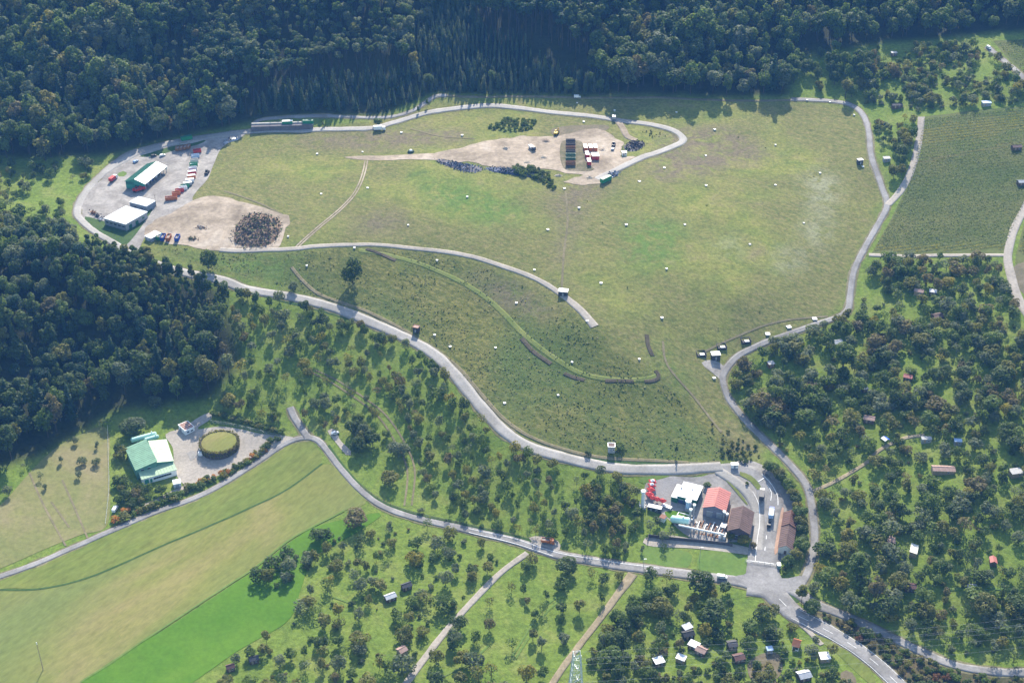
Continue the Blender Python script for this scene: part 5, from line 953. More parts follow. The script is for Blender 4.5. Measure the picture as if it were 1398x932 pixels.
# ------------------------------------------------------------------ green-roofed building and tank compound
q1, z = rect((184.6,637.7), (170.9,608.7), (198.3,598.3), 8)
q1 = [q1[0], q1[1], q1[2], q1[3]]
B = Bld('green_roofed_works', 'works building with stepped light green roofs beside the tank yard', 'building', q1, z); keep(q1, 2)
GWALL = paint('green_grey_wall', (.10,.24,.18), .6, var=.12)
B.walls(q1, [6.2, 6.2, 8.2, 8.2], GWALL); B.slab(q1, [6.2, 6.2, 8.2, 8.2], MINT, .3, .6)
q2, z2 = rect((211.9,631), (203,602.5), (227.2,599), 6.8); B.walls(q2, [6.9, 6.9, 5.4, 5.4], GWALL); B.slab(q2, [6.9, 6.9, 5.4, 5.4], MINT_LIT, .3, .5); keep(q2, 2)  # lighter mint copy: brightness of the sunward slope put into the colour
q3, z3 = rect((194,653.5), (240.4,640), (236,628), 4.2); dq = q3[3]-q3[0]; B.walls(q3, [3.4, 3.4, 4.9, 4.9], WHITE); B.slab(q3, [3.4, 3.4, 4.9, 4.9], MINT_LIT, .25, .4); keep(q3, 2)
B.panels(q3[0], q3[1], [(.36+.075*k, 1.5, 1.3, 1.1) for k in range(7)], GLASS, 'window', frame=LGREY); B.panels(q3[0], q3[1], [(.12, .2, 2.2, 2.6), (.25, .2, 1.1, 2.3)], TEAL, 'door', frame=LGREY)
B.panels(q1[0], q1[3], [(.3, 4.6, 1.6, 1), (.6, 4.6, 1.6, 1)], GLASS, 'window', frame=LGREY)
q, z = rect((236.5,660.5), (247,658.5), (247,652.5), 3); B = Bld('store_shed', 'small white flat-roofed store in front of the works building', 'shed', q, z); keep(q, 1); B.walls(q, 2.7, LGREY); B.slab(q, 2.7, LGREY, .2, .15); B.panels(q[0], q[1], [(.5, .1, 1.8, 2)], GREYM, 'door')
for k, (a, b, r0, l) in enumerate((((181,601.5), (213,592), 1.5, 'longer pale green gas tank behind the works building'), ((199,600.5), (216,595), 1.2, 'shorter pale green gas tank behind the works building'))):
    pa, pb = U(a[0], a[1]+4), U(b[0], b[1]+4); c = (pa+pb)/2; r = root('gas_tank', l, 'tank', c, math.atan2(*(pb-pa)[::-1]), 'pale green tanks behind the works', G(c)); h = np.linalg.norm(pb-pa)/2
    MB().tube((-h,0,r0+.7), (h,0,r0+.7), r0, n=20).build('vessel', paint('pale_green_tank', (.40,.62,.50), .45, var=.1), r)
    for sx in (-1, 1): MB().tube((sx*h,0,r0+.7), (sx*(h+.6),0,r0+.7), r0, r0*.5, 20).build('end_cap', MATS['pale_green_tank'], r)
    for sx in (-.6, .6): MB().box(sx*h, 0, -.5, .5, 2*r0*.8, 1.6).build('saddle', CONCM, r)
    MB().tube((h*.7,0,2*r0+.6), (h*.7,0,2*r0+1.6), .25, n=8).build('valve', WHITE, r)
q, z = rect((243.5,579.5), (252.5,587.5), (262.5,580), 3.4); B = Bld('pump_house', 'small white house with brown gravel roof above the tank yard', 'house', q, z); keep(q, 3); B.walls(q, 3.2, WHITE); rf = B.slab(q, 3.2, WHITE, .25, .35); qi = [p+(np.mean(q,0)-p)*.06 for p in q]; B.slab(qi, 3.46, paint('brown_gravel_roof', (.24,.12,.085), .9, var=.3), .08, 0, 'gravel_bed', rf)
B.panels(q[0], q[1], [(.3, .2, 1.1, 2.1)], GREYM, 'door'); B.panels(q[1], q[2], [(.3, 1.3, 1.2, .9), (.7, 1.3, 1.2, .9)], GLASS, 'window', frame=LGREY)
c = U(300, 610); r = root('round_tank', 'round sunken tank with a grass roof and planted rim', 'tank', c, 0, None, G(c)); RT = 10.4; KEEP.append((c[0], c[1]-3, 15))
MB().tube((0,0,-1), (0,0,3.4), RT, n=48).build('wall', paint('dark_stained_wall', (.09,.075,.07), .9, var=.5, scale=.7), r)
top = MB(); n_ = 48
for k, rr in enumerate((RT-.9, RT*.6, RT*.3)): top.v += [(math.cos(2*math.pi*i/n_)*rr, math.sin(2*math.pi*i/n_)*rr, 3.62+.25*k) for i in range(n_)]
for k in range(2): top.f += [(k*n_+i, k*n_+(i+1) % n_, (k+1)*n_+(i+1) % n_, (k+1)*n_+i) for i in range(n_)]
top.f.append(tuple(range(2*n_, 3*n_))); top.build('grass_roof', HAY, r)
rr_ = np.random.default_rng(3); a_ = rr_.random(1500)*6.283; rad = RT+rr_.normal(size=1500)*.42; zz = np.where(rr_.random(1500) < .6, 3.4+rr_.random(1500)*.8, 3.2*rr_.random(1500)); rad = np.where(zz < 3.4, RT+.15+rr_.random(1500)*.3, rad)
Vq = quads(np.stack([np.cos(a_)*rad, np.sin(a_)*rad, zz], 1), np.stack([np.cos(a_), np.sin(a_), rr_.random(1500)], 1)+rr_.normal(size=(1500,3))*.5, .6, rr_); me = mesh_np('planting', Vq, np.arange(len(Vq)).reshape(-1,4), [LEAF['olive'], LEAF['brown']], rr_.integers(0,2,1500), rr_.random(1500)); link('rim_planting', me, r)
c2 = U(274, 620); r = root('pump_unit', 'white pump unit with pipes at the left side of the round tank', 'pump unit', c2); MB().box(0,0,-.3,2.2,2.6,2.1).build('cabinet', WHITE, r); MB().tube((1,0.5,1.6), (4.0,1.5,3.2), .35, n=8).build('pipe', LGREY, r); MB().tube((1,-.6,1.2), (3.2,-1.0,2.6), .3, n=8).build('pipe', LGREY, r); MB().tube((-.3,.5,1.8), (-.3,.5,3.4), .35, n=8).build('stack', GREYM, r)
sheet('concrete_slab', [(255,619),(264,613),(270,622),(261,630)], CONC, .24, 3, 'pale concrete slab beside the pump unit', True)
car(157.5, 696, head(155,700,160,691), WHITE, 'white van parked below the trees of the works building', van=True, name='van', off=.05)
car(377.5+80, 592, head(455,593,461,591), WHITE, 'white car on the small antenna plot beside the valley lane', off=.05)
sheet('antenna_plot', [(447,588),(458,586),(464,600),(480,617),(474,622),(460,606)], GRAV, .15, 3, 'small gravel plot beside the valley lane')
# ------------------------------------------------------------------ gas plant
q, z = rect((925,673.8+2), (950.8,682), (955.9,662.5), 5.6)
B = Bld('plant_building', 'white flat-roofed plant building with dark green walls', 'building', q, z); keep(q, 3)
B.walls(q, 5.2, DGREEN); B.slab(q, 5.2, WHITEM, .35, .4); q2, z2 = rect((916.6,674.6), (925,676.6), (930,659.6), 5); B.walls(q2, 4.6, DGREEN); B.slab(q2, 4.6, WHITEM, .3, .3)
B.panels(q[0], q[1], [(.2,.2,2.6,3.2), (.5,.2,2.6,3.2)], paint('blue_door', (.04,.06,.16), .5), 'door', frame=LGREY); B.panels(q[0], q[1], [(.8,2,2,1.2)], GLASS, 'window', frame=WHITE)
for px, py in ((930.5,666), (945,668)):
    p = onplane(px, py, z+5.6); x, y, _ = B.L(p, 0); MB().tube((x,y,5.5), (x,y,6.5), .35, n=10).build('roof_vent', GREYM, B.r)
q, z = rect((960.4,690.5), (967.5,666), (996.5,673), 6.2)
B = Bld('red_roofed_hall', 'hall with a bright red gable roof in the middle of the plant', 'hall', q, z); keep(q, 3)
q = B.gable(q, 5.6, 7.6, paint('blue_grey_cladding', (.17,.18,.23), .6), REDR, .5); B.panels(q[3], q[0], [(.25,.2,3,3.4), (.7,.2,3,3.4)], GREYM, 'door', frame=LGREY)
q, z = rect((994.6,721.7), (1000.5,693.5), (1028,699), 6)
B = Bld('brown_roofed_hall', 'broad hall with a dull brown tiled roof right of the red one', 'hall', q, z); keep(q, 3)
q = B.gable(q, 5.4, 8.0, paint('dark_plum_wall', (.10,.075,.09), .8), BRNR, .7); B.panels(q[3], q[0], [(.3,.2,3,3.2)], DARK, 'door'); B.panels(q[3], q[0], [(.6,1.6,1.6,1.2),(.8,1.6,1.6,1.2)], GLASS, 'window', frame=WHITE)
sheet('paving', [(986,725),(993,692),(998,691),(992,727)], land('red_paving', [(.3,(.30,.19,.13)),(.7,(.4,.27,.2))], .1, .9, .2), .3, 3, 'reddish paved strip left of the brown hall'); sheet('paving', [(1057,752),(1066,698),(1070,697),(1062,752)], MATS['red_paving'], .38, 3, 'pinkish pavement along the weighhouse')
q, z = rect((1063,745.5), (1070.5,699), (1088.8,703.2), 4.2)
B = Bld('weighhouse', 'long weighhouse with plum brown tiled roof in two sections', 'building', q, z); keep(q, 2)
qa = [q[0], q[0]+(q[1]-q[0])*.6, q[3]+(q[1]-q[0])*.6, q[3]]; qb = [q[0]+(q[1]-q[0])*.61, q[1], q[2], q[3]+(q[1]-q[0])*.61]
q_ = B.gable(qa, 3.6, 5.6, PLAST, BRNR, .35); B.gable(qb, 4.0, 6.1, PLAST, BRN2, .35)
B.panels(qa[0], qa[1], [(.2,1.2,1.5,1.2),(.45,1.2,1.5,1.2),(.75,1.2,1.5,1.2)], GLASS, 'window', frame=WHITE); B.panels(qa[3], qa[0], [(.5,.1,1.2,2.1)], WOOD, 'door')
for k, (px, py, top_) in enumerate(((890.5,661.5,1), (889.6,666.5,1), (888.3,672.3,0), (886.6,678.6,0), (890.5,683.3,0), (897,685.5,0), (904.5,687.7,0))):
    p = U(px, py); r = root('parasol', ['top one of the red parasols, with a white crown', 'second red parasol from the top, with a white crown', 'red parasol below the two white-crowned ones', 'leftmost red parasol, above the steel tower', 'red parasol at the bend of the arc', 'second red parasol from the right end of the arc', 'red parasol at the right end of the arc'][k], 'parasol', p, .2+k*.1, 'red parasols in an arc on the plant forecourt'); s_ = 1.75 if k < 4 else 1.5
    MB().tube((0,0,-.1), (0,0,3.3), .05, n=6).build('pole', WHITE, r); MB().box(0,0,0,.8,.8,.12).build('base', CONCM, r)
    can = MB(); can.hull([(-s_,-s_,2.3),(s_,-s_,2.3),(s_,s_,2.3),(-s_,s_,2.3)], [(-.3,-.3,3.3),(.3,-.3,3.3),(.3,.3,3.3),(-.3,.3,3.3)])
    can.hull([(-s_,-s_,2.05),(s_,-s_,2.05),(s_,s_,2.05),(-s_,s_,2.05)], [(-s_*1.001,-s_*1.001,2.299),(s_*1.001,-s_*1.001,2.299),(s_*1.001,s_*1.001,2.299),(-s_*1.001,s_*1.001,2.299)]); cn = can.build('canopy', RED, r)
    if top_: MB().hull([(-1,-1,2.9),(1,-1,2.9),(1,1,2.9),(-1,1,2.9)], [(-.2,-.2,3.6),(.2,-.2,3.6),(.2,.2,3.6),(-.2,.2,3.6)]).build('crown', WHITE, cn)
p = U(877, 692); r = root('steel_tower', 'tall slim grey steel tower at the left corner of the plant', 'tower', p); MB().tube((0,0,-.5), (0,0,9.5), .9, .8, 14).build('shaft', LGREY, r); MB().tube((0,0,9.5), (0,0,10.6), 1.25, 1.25, 14).build('head', WHITE, r); MB().box(0,0,-.3,3.4,3.4,1.2).build('base', CONCM, r)
for k in range(4): MB().tube((math.cos(k*1.57+.78)*2.2, math.sin(k*1.57+.78)*2.2, 0), (math.cos(k*1.57+.78)*2.0, math.sin(k*1.57+.78)*2.0, 2.4), .18, n=8).build('bollard', WHITE, r)
def boxroof(name, a, b, c, h, label, cat, wall, roof, door=True):
    q, z = rect(a, b, c, h); B = Bld(name, label, cat, q, z); keep(q, 1); B.walls(q, h-.25, wall); B.slab(q, h-.25, roof, .25, .1)
    if door: B.panels(q[0], q[1], [(.25,.1,1,1.9)], GREYM, 'door'); B.panels(q[0], q[1], [(.65,1.2,1.3,.9)], GLASS, 'window', frame=WHITE)
    return B
boxroof('office_container', (884,691), (902.5,695), (903,690.5), 3, 'long white-roofed office container below the red parasols', 'container', DARK, WHITEM); boxroof('service_box', (900,705.5), (907,708), (908,703), 2.6, 'small square service box with a brown top and white rim', 'service box', WHITE, paint('brown_gravel_roof', (.24,.12,.085)), False); boxroof('low_box', (903,689), (915,694), (917,691), 1.6, 'low white cabinet right of the office container', 'cabinet', GREYM, WHITE, False)
pa, pb = U(917, 713), U(940, 717); c = (pa+pb)/2; r = root('gas_tank', 'thick pale green gas tank in front of the pipe rack', 'tank', c, math.atan2(*(pb-pa)[::-1]), None, G(c)); h = np.linalg.norm(pb-pa)/2; KEEP.append((c[0], c[1]-4, 9))
MB().tube((-h,0,2.6), (h,0,2.6), 1.9, n=22).build('vessel', paint('mint_tank', (.42,.66,.58), .4, var=.1), r)
for sx in (-1, 1): MB().tube((sx*h,0,2.6), (sx*(h+.8),0,2.6), 1.9, .8, 22).build('end_cap', MATS['mint_tank'] if sx < 0 else WHITE, r)
for sx in (-.6, .6): MB().box(sx*h, 0, -.5, .6, 3, 1.7).build('saddle', CONCM, r)
MB().tube((h*.3,0,4.4), (h*.3,0,5.2), .4, n=8).build('manhole', WHITE, r)
q, z = rect((924,702.5), (946,708.5), (946.5,704), 1.2); c = np.mean(q, 0); r = root('filter_basin', 'long brown filter basin with a white rim behind the gas tank', 'basin', c, math.atan2(*(q[1]-q[0])[::-1]), None, z); l_ = np.linalg.norm(q[1]-q[0]); w_ = np.linalg.norm(q[2]-q[1])
for x, y, sx, sy in ((0,w_/2,l_,.35), (0,-w_/2,l_,.35), (l_/2-.17,0,.35,w_-.36), (-l_/2+.17,0,.35,w_-.36)): MB().box(x, y, -.5, sx, sy, 1.7).build('rim', WHITE, r)
MB().box(0,0,0,l_-.8,w_-.5,.6).build('filter_bed', SOIL, r)
pa, pb = U(926, 722), U(988, 737); c = (pa+pb)/2; ang = math.atan2(*(pb-pa)[::-1]); r = root('pipe_rack', 'long white header pipe on concrete piers with cross pipes', 'pipe rack', c, ang); h = np.linalg.norm(pb-pa)/2; KEEP.append((c[0], c[1], 14))
MB().tube((-h,0,3.1), (h,0,3.1), .48, n=14).build('header_pipe', WHITE, r)
for t in np.linspace(-.45, .92, 5): MB().box(h*t, 0, -3, .7, .7, 5.7).build('pier', CONCM, r)
MB().box(h*.25, 1.3, -.3, h*1.35, 2.2, .5).build('plinth', RUST, r)
for k, t in enumerate(np.linspace(-.36, .86, 9)):
    y1 = 5.5+1.5*(k % 3); MB().tube((h*t,0,3.1), (h*t+.2,y1,2.7), .24, n=8).build('cross_pipe', WHITE if k % 2 else RUST, r); MB().tube((h*t+.9,1.0,.6), (h*t+.9,y1,1.8), .34, n=8).build('heat_exchanger', RUST if k % 2 else PLAST, r); MB().box(h*t+.4, y1+.3, 0, .9, .9, 2.6).build('valve_block', [WHITE, RUST, GREYM][k % 3], r); MB().tube((h*t+1.3,2.2,.3), (h*t+1.3,2.2,3.2+.5*(k % 2)), .16, n=6).build('riser', [RUST, WHITE][k % 2], r)
for px, py, hh, r0, l in ((946.5,706,7.5,.8,'taller white-capped stack between basin and red roof'), (942,709,6,.8,'shorter white-capped stack beside the filter basin'), (987.5,712,6,.8,'white-capped stack at the corner of the red hall'), (991.5,713,5,.75,'low white stack beside the brown roof')):
    p = U(px, py); r = root('exhaust_stack', l, 'stack', p, 0, 'exhaust stacks in the gas plant'); MB().tube((0,0,-.5), (0,0,hh), r0*.7, n=12).build('shaft', GREYM, r); MB().tube((0,0,hh), (0,0,hh+.9), r0, n=12).build('cap', WHITE, r)
p = U(939, 696); r = root('gas_scrubber', 'pale blue-grey scrubber column with a round white top below the white roof', 'scrubber', p); MB().box(0,0,-.3,3,3,2.2).build('base', GREYM, r); MB().tube((0,0,1.9), (0,0,5.6), 1.3, n=14).build('column', SKY_B, r); MB().tube((0,0,5.6), (0,0,6.3), 1.6, n=14).build('top', WHITE, r); MB().tube((1.4,.4,0), (1.4,.4,4.2), .35, n=8).build('pipe', LGREY, r)
boxroof('filter_unit', (983,718), (990,720), (991,714.5), 3.6, 'shiny grey filter unit at the end of the pipe rack', 'filter unit', GREYM, LGREY, False)
p = U(986, 733); r = root('cooling_unit', 'white slatted cooling unit at the end of the header pipe', 'cooling unit', p, ang); MB().box(0,0,-.3,3.4,3.4,2.4).build('housing', WHITE, r)
for k in range(4): MB().tube(((k % 2-.5)*1.5, (k//2-.5)*1.5, 2.1), ((k % 2-.5)*1.5, (k//2-.5)*1.5, 2.25), .6, n=12).build('fan', DARK, r)
pts = [U(885,742), U(910,744), U(940,747), U(975,751), U(1008,757)]
def fence(name, label, pts, h, pm, rails, gap, mat, solid=False, cat='fence'):
    r = root(name, label, cat, pts[0]); o = np.array([*pts[0], G(pts[0])]); P = smooth_line(np.array(pts), False, gap); z_ = Hxy(P[:,0], P[:,1])
    for k, (p, z) in enumerate(zip(P, z_)):
        if k < 95: MB().box(p[0]-o[0], p[1]-o[1], z-o[2]-.4, .14, .14, h+.5).build('post', pm, r)
    b = MB()
    for k in range(len(P)-1):
        A, Bq = np.r_[P[k], z_[k]]-o, np.r_[P[k+1], z_[k+1]]-o
        if solid:
            d = Bq-A; n = np.array([-d[1], d[0], 0]); n = n/np.linalg.norm(n)*.1; b.hull([A-n-[0,0,1], Bq-n-[0,0,1], Bq+n-[0,0,1], A+n-[0,0,1]], [A-n+[0,0,h], Bq-n+[0,0,h], Bq+n+[0,0,h], A+n+[0,0,h]])
        else:
            for q_ in rails: b.tube(A+[0,0,q_], Bq+[0,0,q_], .05, n=4)
    b.build('panel' if solid else 'rail', mat, r); return r
fence('boundary_wall', 'dark boundary wall along the service lane below the plant', [U(884,741), U(886,733), U(905,736), U(940,739), U(980,743), U(1000,746)], 2.0, CONCM, (), 4, paint('dark_wall', (.09,.08,.085), .9, var=.3), True, 'wall')
fence('pasture_fence', 'pale post fence down the right side of the dry pasture', [U(147,583), U(148,620), U(149,660), U(147,690), U(144,716)], 1.3, paint('pale_fence_wood', (.45,.47,.42), .8), (.5,1.1), 3.5, MATS['pale_fence_wood'])
fence('mesh_fence', 'dark mesh fence between tank yard and hedge', [U(288,577), U(320,582), U(350,589), U(384,597)], 1.8, GREYM, (.3,.9,1.7), 3, GREYM)
fence('wire_fence', 'wire fence on posts along the upper side of the valley lane', [U(492,663), U(522,684), U(562,700), U(620,713), U(700,730), U(750,742)], 1.2, WOOD, (.5,1.0), 4.5, WOOD)
r = fence('entrance_gate', 'long grey sliding gate across the plant entrance', [U(1018,767), U(1040,770), U(1060,773)], 1.6, GREYM, (.3,.8,1.2,1.6), 2.5, GREYM, cat='gate'); p = U(1063,774)
r = root('gate_cabinet', 'green-grey cabinet at the right end of the entrance gate', 'cabinet', p); MB().box(0,0,-.2,1.6,2.4,2.2).build('body', paint('grey_green', (.2,.3,.28), .6), r); MB().box(0,0,2.01,1.8,2.6,.1).build('roof', GREYM, r)
truck(1039.5, 679, head(1039,686,1040.5,672), WHITE, DARK, 'lorry with white cab and dark box on the left weighbridge', None, 8.5, 2.4, .5); truck(1052.5, 704, head(1052,709,1053.5,698), BLUE, SKY_B, 'blue lorry with pale blue top on the right weighbridge', None, 8, 2.2, .5); car(1049.5, 717.5, head(1049,721,1050,713), BLACK, 'small dark car right behind the blue lorry', off=.45)
truck(748, 741.5, head(742,740.8,755,742.6), ORANGE, ORANGE, 'orange tipper lorry parked in the lay-by of the valley lane', None, 6.5, 1.5, .3, True); sheet('layby', [(722,734),(735,732),(752,734),(764,741),(762,752),(735,746)], GRAV, .28, 3, 'gravel lay-by of the valley lane'); car(985.5, 789.5, head(978,788.8,993,790.2), WHITE, 'white van driving towards the junction on the valley lane', van=True, name='van', off=.35)
MB0 = car(1057.5, 745, 1.4, WHITE, 'white car parked') if 0 else None
for px, py, l in ((878,786,'wooden pole on the lawn edge above the valley lane'), (955,770,'slim light mast left of the plant lawn')):
    p = U(px, py-4); r = root('lamp_post', l, 'lamp post', p, 0, None); MB().tube((0,0,-.3), (0,0,9), .13, .08, 6).build('pole', GREYM, r); MB().box(.6,0,8.9,1.4,.25,.15).build('lamp_head', LGREY, r)
p = U(59, 914); r = root('utility_pole', 'lone wooden utility pole in the hay field', 'pole', p); MB().tube((0,0,-.8), (0,0,16.5), .2, .13, 8).build('pole', WOODL, r); MB().tube((0,0,15.5), (0,0,16.8), .22, .16, 8).build('cap', WHITE, r)
p = U(396, 588); r = root('utility_pole', 'pole at the fork of the short side lane', 'pole', p+np.array([-6.,0])); MB().tube((0,0,-.5), (0,0,8), .15, .1, 6).build('pole', WOOD, r); MB().box(0,0,7.4,1.6,.12,.12).build('crossarm', WOOD, r)
# ------------------------------------------------------------------ power pylon and lines at the bottom edge
top = onplane(788, 889, 38.0); g0 = G(top)
PYL = paint('galvanised_steel', (.50, .55, .52), .45, .3, .15)
r = root('power_pylon', 'pale lattice power pylon rising at the bottom edge', 'pylon', top, .12, None, g0); Hh = 38-g0; mb = MB(); lev = np.linspace(-.5, Hh-1, 15); wid = lambda z: 2.6*(1-z/Hh)+1.35
for sx, sy in ((1,1),(1,-1),(-1,1),(-1,-1)):
    for a, b in zip(lev[:-1], lev[1:]): mb.tube((sx*wid(a), sy*wid(a), a), (sx*wid(b), sy*wid(b), b), .24, n=4)
mb.build('leg_frame', PYL, r); br = MB()
for i, (a, b) in enumerate(zip(lev[:-1], lev[1:])):
    for (s0, s1) in (((1,1),(1,-1)), ((1,-1),(-1,-1)), ((-1,-1),(-1,1)), ((-1,1),(1,1))):
        br.tube((s0[0]*wid(a), s0[1]*wid(a), a), (s1[0]*wid(b), s1[1]*wid(b), b), .1, n=3); br.tube((s1[0]*wid(a), s1[1]*wid(a), a), (s0[0]*wid(b), s0[1]*wid(b), b), .1, n=3); br.tube((s0[0]*wid(b), s0[1]*wid(b), b), (s1[0]*wid(b), s1[1]*wid(b), b), .08, n=3)
br.build('bracing', PYL, r); ARMS = [(Hh-2, 2.2), (Hh-7, 3.6), (Hh-12, 5.0)]
for z, ln in ARMS:
    a = MB()
    for s in (-1, 1):
        for o_ in (-.5, .5): a.tube((o_, s*wid(z), z), (0, s*ln, z+.2), .12, n=4); a.tube((o_, s*wid(z+1.4), z+1.4), (0, s*ln, z+.2), .1, n=4)
    a.build('crossarm', PYL, r)
WIRE = paint('aluminium_wire', (.36, .38, .40), .6, .2, .05)
ca, sa = math.cos(.12), math.sin(.12)
for k, (z, ln) in enumerate(ARMS):
    for s in (-1, 1):
        A = np.array([top[0]-sa*s*ln, top[1]+ca*s*ln, g0+z-.5]); E = A+np.array([430, 55, 10.]); pts = [A+(E-A)*t+np.array([0, 0, -9*4*t*(1-t)]) for t in np.linspace(0, 1, 25)]; mb = MB()
        for a, b in zip(pts[:-1], pts[1:]): mb.tube(a, b, .017, n=3)
        tag(mb.build('power_line', WIRE), f"{['uppermost','middle','lowest'][k]} {'far' if s > 0 else 'near'} side wire running right from the lattice pylon", 'power line', 'wires of the power pylon')
# ------------------------------------------------------------------ garden sheds
for a in [(899,906,3.6,4.4,.35,WOOD,WHITEM,'shed with a bright white roof, lowest of the allotment row',True), (947,884,3.4,4.6,-.6,WOOD,WHITEM,'white-roofed shed joined to the red-brown one',True), (957.5,891,4,4.4,-.6,WOOD,PINK,'red-brown roofed shed joined to the white one',False), (929.5,902,3,4,-.5,WOODL,WHITEM,'white-roofed shed between the other two white roofs',True), (938,860,3.2,4.2,.5,WOOD,TARP,'grey-roofed shed at the top of the allotment row',True), (939,869,3.6,5,.3,DARK,BLACK,'black-roofed shed below the grey-roofed one',False),
 (999,883,4,4,.2,WOOD,DARK,'dark-roofed shed right of the white and brown pair',False), (1008,901,4,4.6,.3,WOOD,BRN2,'brown hut left of the bare vegetable plot',False), (1050,890,2.2,2.6,.2,GREYM,SKY_B,'small pale blue shed above the vegetable plot',True), (1125,900,4,4.4,.1,WOODL,WHITEM,'shed with a white tarp roof close to the country road',True), (1097,925,4.6,5.4,.3,WOOD,GREYM,'grey-roofed shed at the bottom edge',False),
 (533,818,3.4,5,.5,WOOD,TARP,'white and pinkish roofed hut in the lower orchard',False), (555,803,3,4.5,.5,WOOD,DARK,'dark-roofed hut above the pinkish one',False), (549,891,3.6,3.6,.7,WOODL,PINK,'pinkish-roofed hut beside the pale field track',False), (347,903,3,4,.3,WOOD,DARK,'dark hut at the left end of the lower orchard',False), (315,914,2.6,3.4,.4,WOOD,BRN2,'small red-brown hut near the vivid pasture',False),
 (1254,401,3.8,5,-.4,WOODL,PINK,'pinkish gabled hut below the vineyard track',False), (1273,402,3,4,-.3,WOOD,TARP,'pale-roofed hut right of the pinkish gabled one',True), (1279,435,4.4,5.6,.3,WOOD,BRNR,'brown hut in the upper right orchard',False), (1143,471,3.8,5,.3,WOOD,GREYM,'grey-roofed hut near the perimeter lane',False), (1186,575,4,5.5,-.3,WOOD,PINK,'faded red-brown hut in the middle of the right orchards',False), (1180,534,2.6,3,.2,WOOD,DULL,'small pale-roofed hut above the faded one',True), (1287,644,4.6,11,-.06,WOODL,PINK,'long hut with a pinkish roof in the right orchards',False), (1386,648,4,6,.2,WOODL,DULL,'white shed at the right edge of the picture',True),
 (1239,518,3.6,4.4,-.4,WOOD,REDR,'orange-red roofed hut in the right orchards',False), (1264,603,2.2,5,0,GREYM,DULL,'low white trailer-like shed on the garden track',True), (1307,606,2.2,3.6,-.1,GREYM,SKY_B,'low pale blue shed right of the white one',True), (1052,500,2.8,3.4,.3,RUST,DULL,'red hut with white roof beside the lower perimeter lane',True), (1216,742,3.4,4.4,1.4,WOOD,PINK,'red-brown and white hut in the lower right orchards',False), (1247,754,3.4,6.5,1.2,WOODL,PLAST,'cream flat-roofed shelter right of the red-brown hut',True), (1355,769,2.8,4,1.4,WOOD,REDR,'small dull red hut near the right edge',False), (1242,804,3.8,5,-.2,WOOD,BRN2,'red-brown hut above the shaded lane',False), (1326,805,2,4,0,GREYM,DULL,'tiny white shed beside the mown track',True),
 (1346,144,3.4,6,.1,GREYM,SKY_B,'pale blue and white shed above the vineyard',True), (1210,220,3,4.4,.1,GREYM,DULL,'white tarp shelter between the two upper lanes',True), (1220,76,3,4,0,WOOD,DULL,'white hut under the upper right wood',True), (1387,204,4,6,.1,WOOD,BRNR,'brown hut among the upper vines',False), (1394,252,4,5,.1,WOOD,GREYM,'grey hut among the lower vines',False), (1224,147,3.6,7,.05,WOOD,DARK,'dark hut above the gravel lane',False)]:
    shed(*a[:8], flat=a[8])
q, z = rect((1082.5,877.5), (1091,880), (1100,873), 4); B = Bld('garden_house', 'garden house with a vivid orange roof beside the country road', 'house', q, z); keep(q, 3); q = B.gable(q, 2.8, 4.6, WHITE, paint('orange_tiles', (.62,.20,.08), .7, var=.15), .4); B.panels(q[0], q[1], [(.3,.1,1,2)], WOOD, 'door'); B.panels(q[0], q[1], [(.7,1,1.2,1)], GLASS, 'window', frame=WOOD)
p = U(1208, 603); KEEP.append((p[0], p[1]-2, 6)); r = root('party_tent', 'bright blue and white tarp tent in the right orchards', 'tent', p, .5)
for sx in (-1,1):
    for sy in (-1,1): MB().tube((sx*1.5,sy*1.5,-.2), (sx*1.5,sy*1.5,2), .06, n=5).build('leg', GREYM, r)
MB().prism([(-1.7,2.0),(0,2.7),(0,2.75),(-1.7,2.06)], -1.7, 1.7).build('canopy', WHITE, r); MB().prism([(0,2.7),(1.7,2.0),(1.7,2.06),(0,2.75)], -1.7, 1.7).build('canopy', paint('vivid_blue_tarp', (.02,.10,.70), .5), r)
car(1349.5, 67, head(1349,68,1354,72), WHITE, 'white van on the lane beside the upper right vineyard', van=True, name='van')
# ------------------------------------------------------------------ vines
def vines(polys, label, sp, pal, skew):
    rg = np.random.default_rng(9); Ps, Ns = [], []
    for poly in polys:
        W = UN(poly); lo, hi = W.min(0), W.max(0)
        for y in np.arange(lo[1]-40, hi[1]+40, sp):
            x = np.arange(lo[0], hi[0], .25); yy = y+(x-lo[0])*skew; P = np.stack([x+rg.normal(size=len(x))*.15, yy+rg.normal(size=len(x))*.1], 1); P = P[inpoly(P, W)]
            if len(P): Ps.append(P)
    P = np.vstack(Ps); n = len(P); V = quads(np.c_[P, Hxy(P[:,0], P[:,1])+.25+rg.random(n)*.9], rg.normal(size=(n,3))*.7+[0,-.4,.9], .55, rg); ps = [LEAF[k+'*'] for k in pal]
    q = project(np.c_[P, Hxy(P[:,0], P[:,1])])[:, :2]; ns = 12*hnoise(P[:,0], P[:,1], 9, 32)+6*hnoise(P[:,0], P[:,1], 30, 33); up = q[:,1]+ns-(190-.17*(q[:,0]-1250)); lw = q[:,1]-(224-.2*(q[:,0]-1250))
    mi = np.where(abs(up) < 11, 1, np.where(lw > 2, 3, 0)); mi = np.where(abs(lw) < 2.5, 2, mi); mi = np.where((q[:,1] > 334+ns*.6) & (q[:,1] < 350), 1, mi); mi = np.where(rg.random(n) < .05, 2, mi)
    tag(link('vines', mesh_np('vines', V, np.arange(4*n).reshape(-1,4), ps, mi, rg.random(n))), label, None, None, 'stuff')
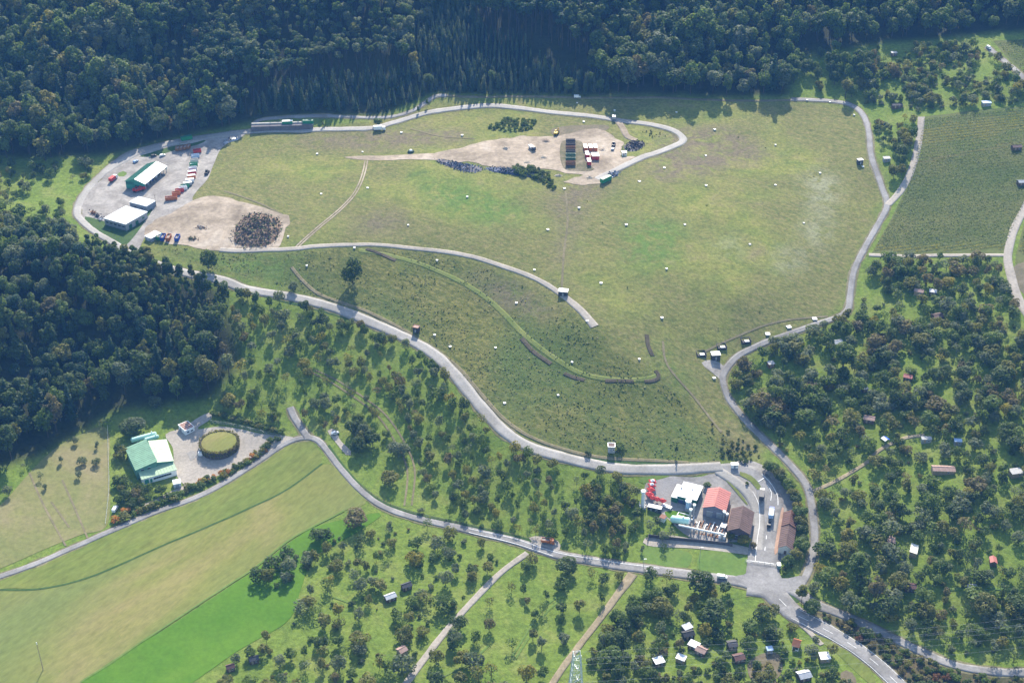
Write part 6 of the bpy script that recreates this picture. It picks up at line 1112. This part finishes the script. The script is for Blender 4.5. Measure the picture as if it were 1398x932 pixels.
vines([[(1262,163),(1398,148),(1460,143),(1460,250),(1396,282),(1370,340),(1300,343),(1192,343),(1217,302),(1242,250)], [(1360,58),(1398,56),(1460,56),(1460,140),(1398,100),(1380,80)], [(1390,345),(1398,310),(1440,302),(1440,358)]], 'long level rows of green vines on the right slope', 3.2, ['green','yellow','brown','dark'], .03)
# ------------------------------------------------------------------ rough grass tufts on the landfill bank
def tufts(poly, n, label, pals, size, seed):
    rg = np.random.default_rng(seed); W = UN(poly); lo, hi = W.min(0), W.max(0); P = rg.uniform(lo, hi, (n*3, 2)); P = P[inpoly(P, W)]; P = P[(hnoise(P[:,0], P[:,1], 7, seed)+hnoise(P[:,0], P[:,1], 19, seed+1)+rg.normal(size=len(P))*.2) > -.05][:n]
    dd = np.array([np.min(np.hypot(RD[:,0]-p[0], RD[:,1]-p[1])-RD[:,2]) for p in P]); P = P[dd > .6]; n = len(P)
    V = quads(np.c_[P, Hxy(P[:,0], P[:,1])+.2+rg.random(n)*.35], rg.normal(size=(n,3))*.45+[0,0,1], size, rg)
    tag(link('rough_grass', mesh_np('rough_grass', V, np.arange(4*n).reshape(-1,4), [LEAF[k+'*'] for k in pals], rg.integers(0, len(pals), n), rg.random(n))), label, None, None, 'stuff')
tufts(SLOPE, 5000, 'rough tall grass and weeds on the landfill bank', ['weed','olive','straw','weed'], .8, 21)
plant()
grow()
# ------------------------------------------------------------------ light, air, sky
w = bpy.data.worlds.new('World'); sc.world = w; w.use_nodes = True
nt = w.node_tree; bg = nt.nodes['Background']; sky = nt.nodes.new('ShaderNodeTexSky'); sky.sky_type = 'NISHITA'; sky.sun_disc = False
SEL, SAZ = R(39), R(5)
sky.sun_elevation = SEL; sky.sun_rotation = SAZ; sky.air_density = 1.2; sky.dust_density = 1.0
nt.links.new(sky.outputs[0], bg.inputs[0]); bg.inputs[1].default_value = .15
sun = bpy.data.objects.new('sun', bpy.data.lights.new('sun', 'SUN')); COL.objects.link(sun)
sun.data.energy = 5.0; sun.data.angle = R(.5); sun.data.color = (1, .91, .78)
sun.rotation_euler = (-(R(90)-SEL), 0, -SAZ); sun.location = (0, 1200, 700)
m, t, N, L = nodes('haze_air'); pv = N('ShaderNodeVolumePrincipled'); pv.inputs['Color'].default_value = (.14, .40, 1.0, 1)
pv.inputs['Density'].default_value = .00007; pv.inputs['Anisotropy'].default_value = 0
L(pv.outputs[0], N('ShaderNodeOutputMaterial').inputs['Volume'])
zlo, zhi = float(GZ.min())-1, 470.0
hb = MB().box(0, 0, 0, 1, 1, 1)
x0, x1, y0, y1 = XS[0]-5, XS[-1]+5, YS[0]-5, YS[-1]+5
hb = MB().box((x0+x1)/2, (y0+y1)/2, zlo, x1-x0, y1-y0, zhi-zlo)
tag(hb.build('haze', m), 'thin blue autumn haze over the valley', None, None, 'stuff')
sc.view_settings.view_transform = 'Standard'; sc.view_settings.look = 'None'; sc.view_settings.gamma = 1; sc.view_settings.exposure = EXPO
sc.view_settings.use_curve_mapping = False
sc.render.engine = 'CYCLES'; sc.cycles.use_denoising = True; sc.cycles.max_bounces = 6; sc.cycles.diffuse_bounces = 2; sc.cycles.volume_bounces = 1
sc.cycles.transparent_max_bounces = 4; sc.cycles.caustics_reflective = False; sc.cycles.caustics_refractive = False; sc.cycles.sample_clamp_indirect = 5
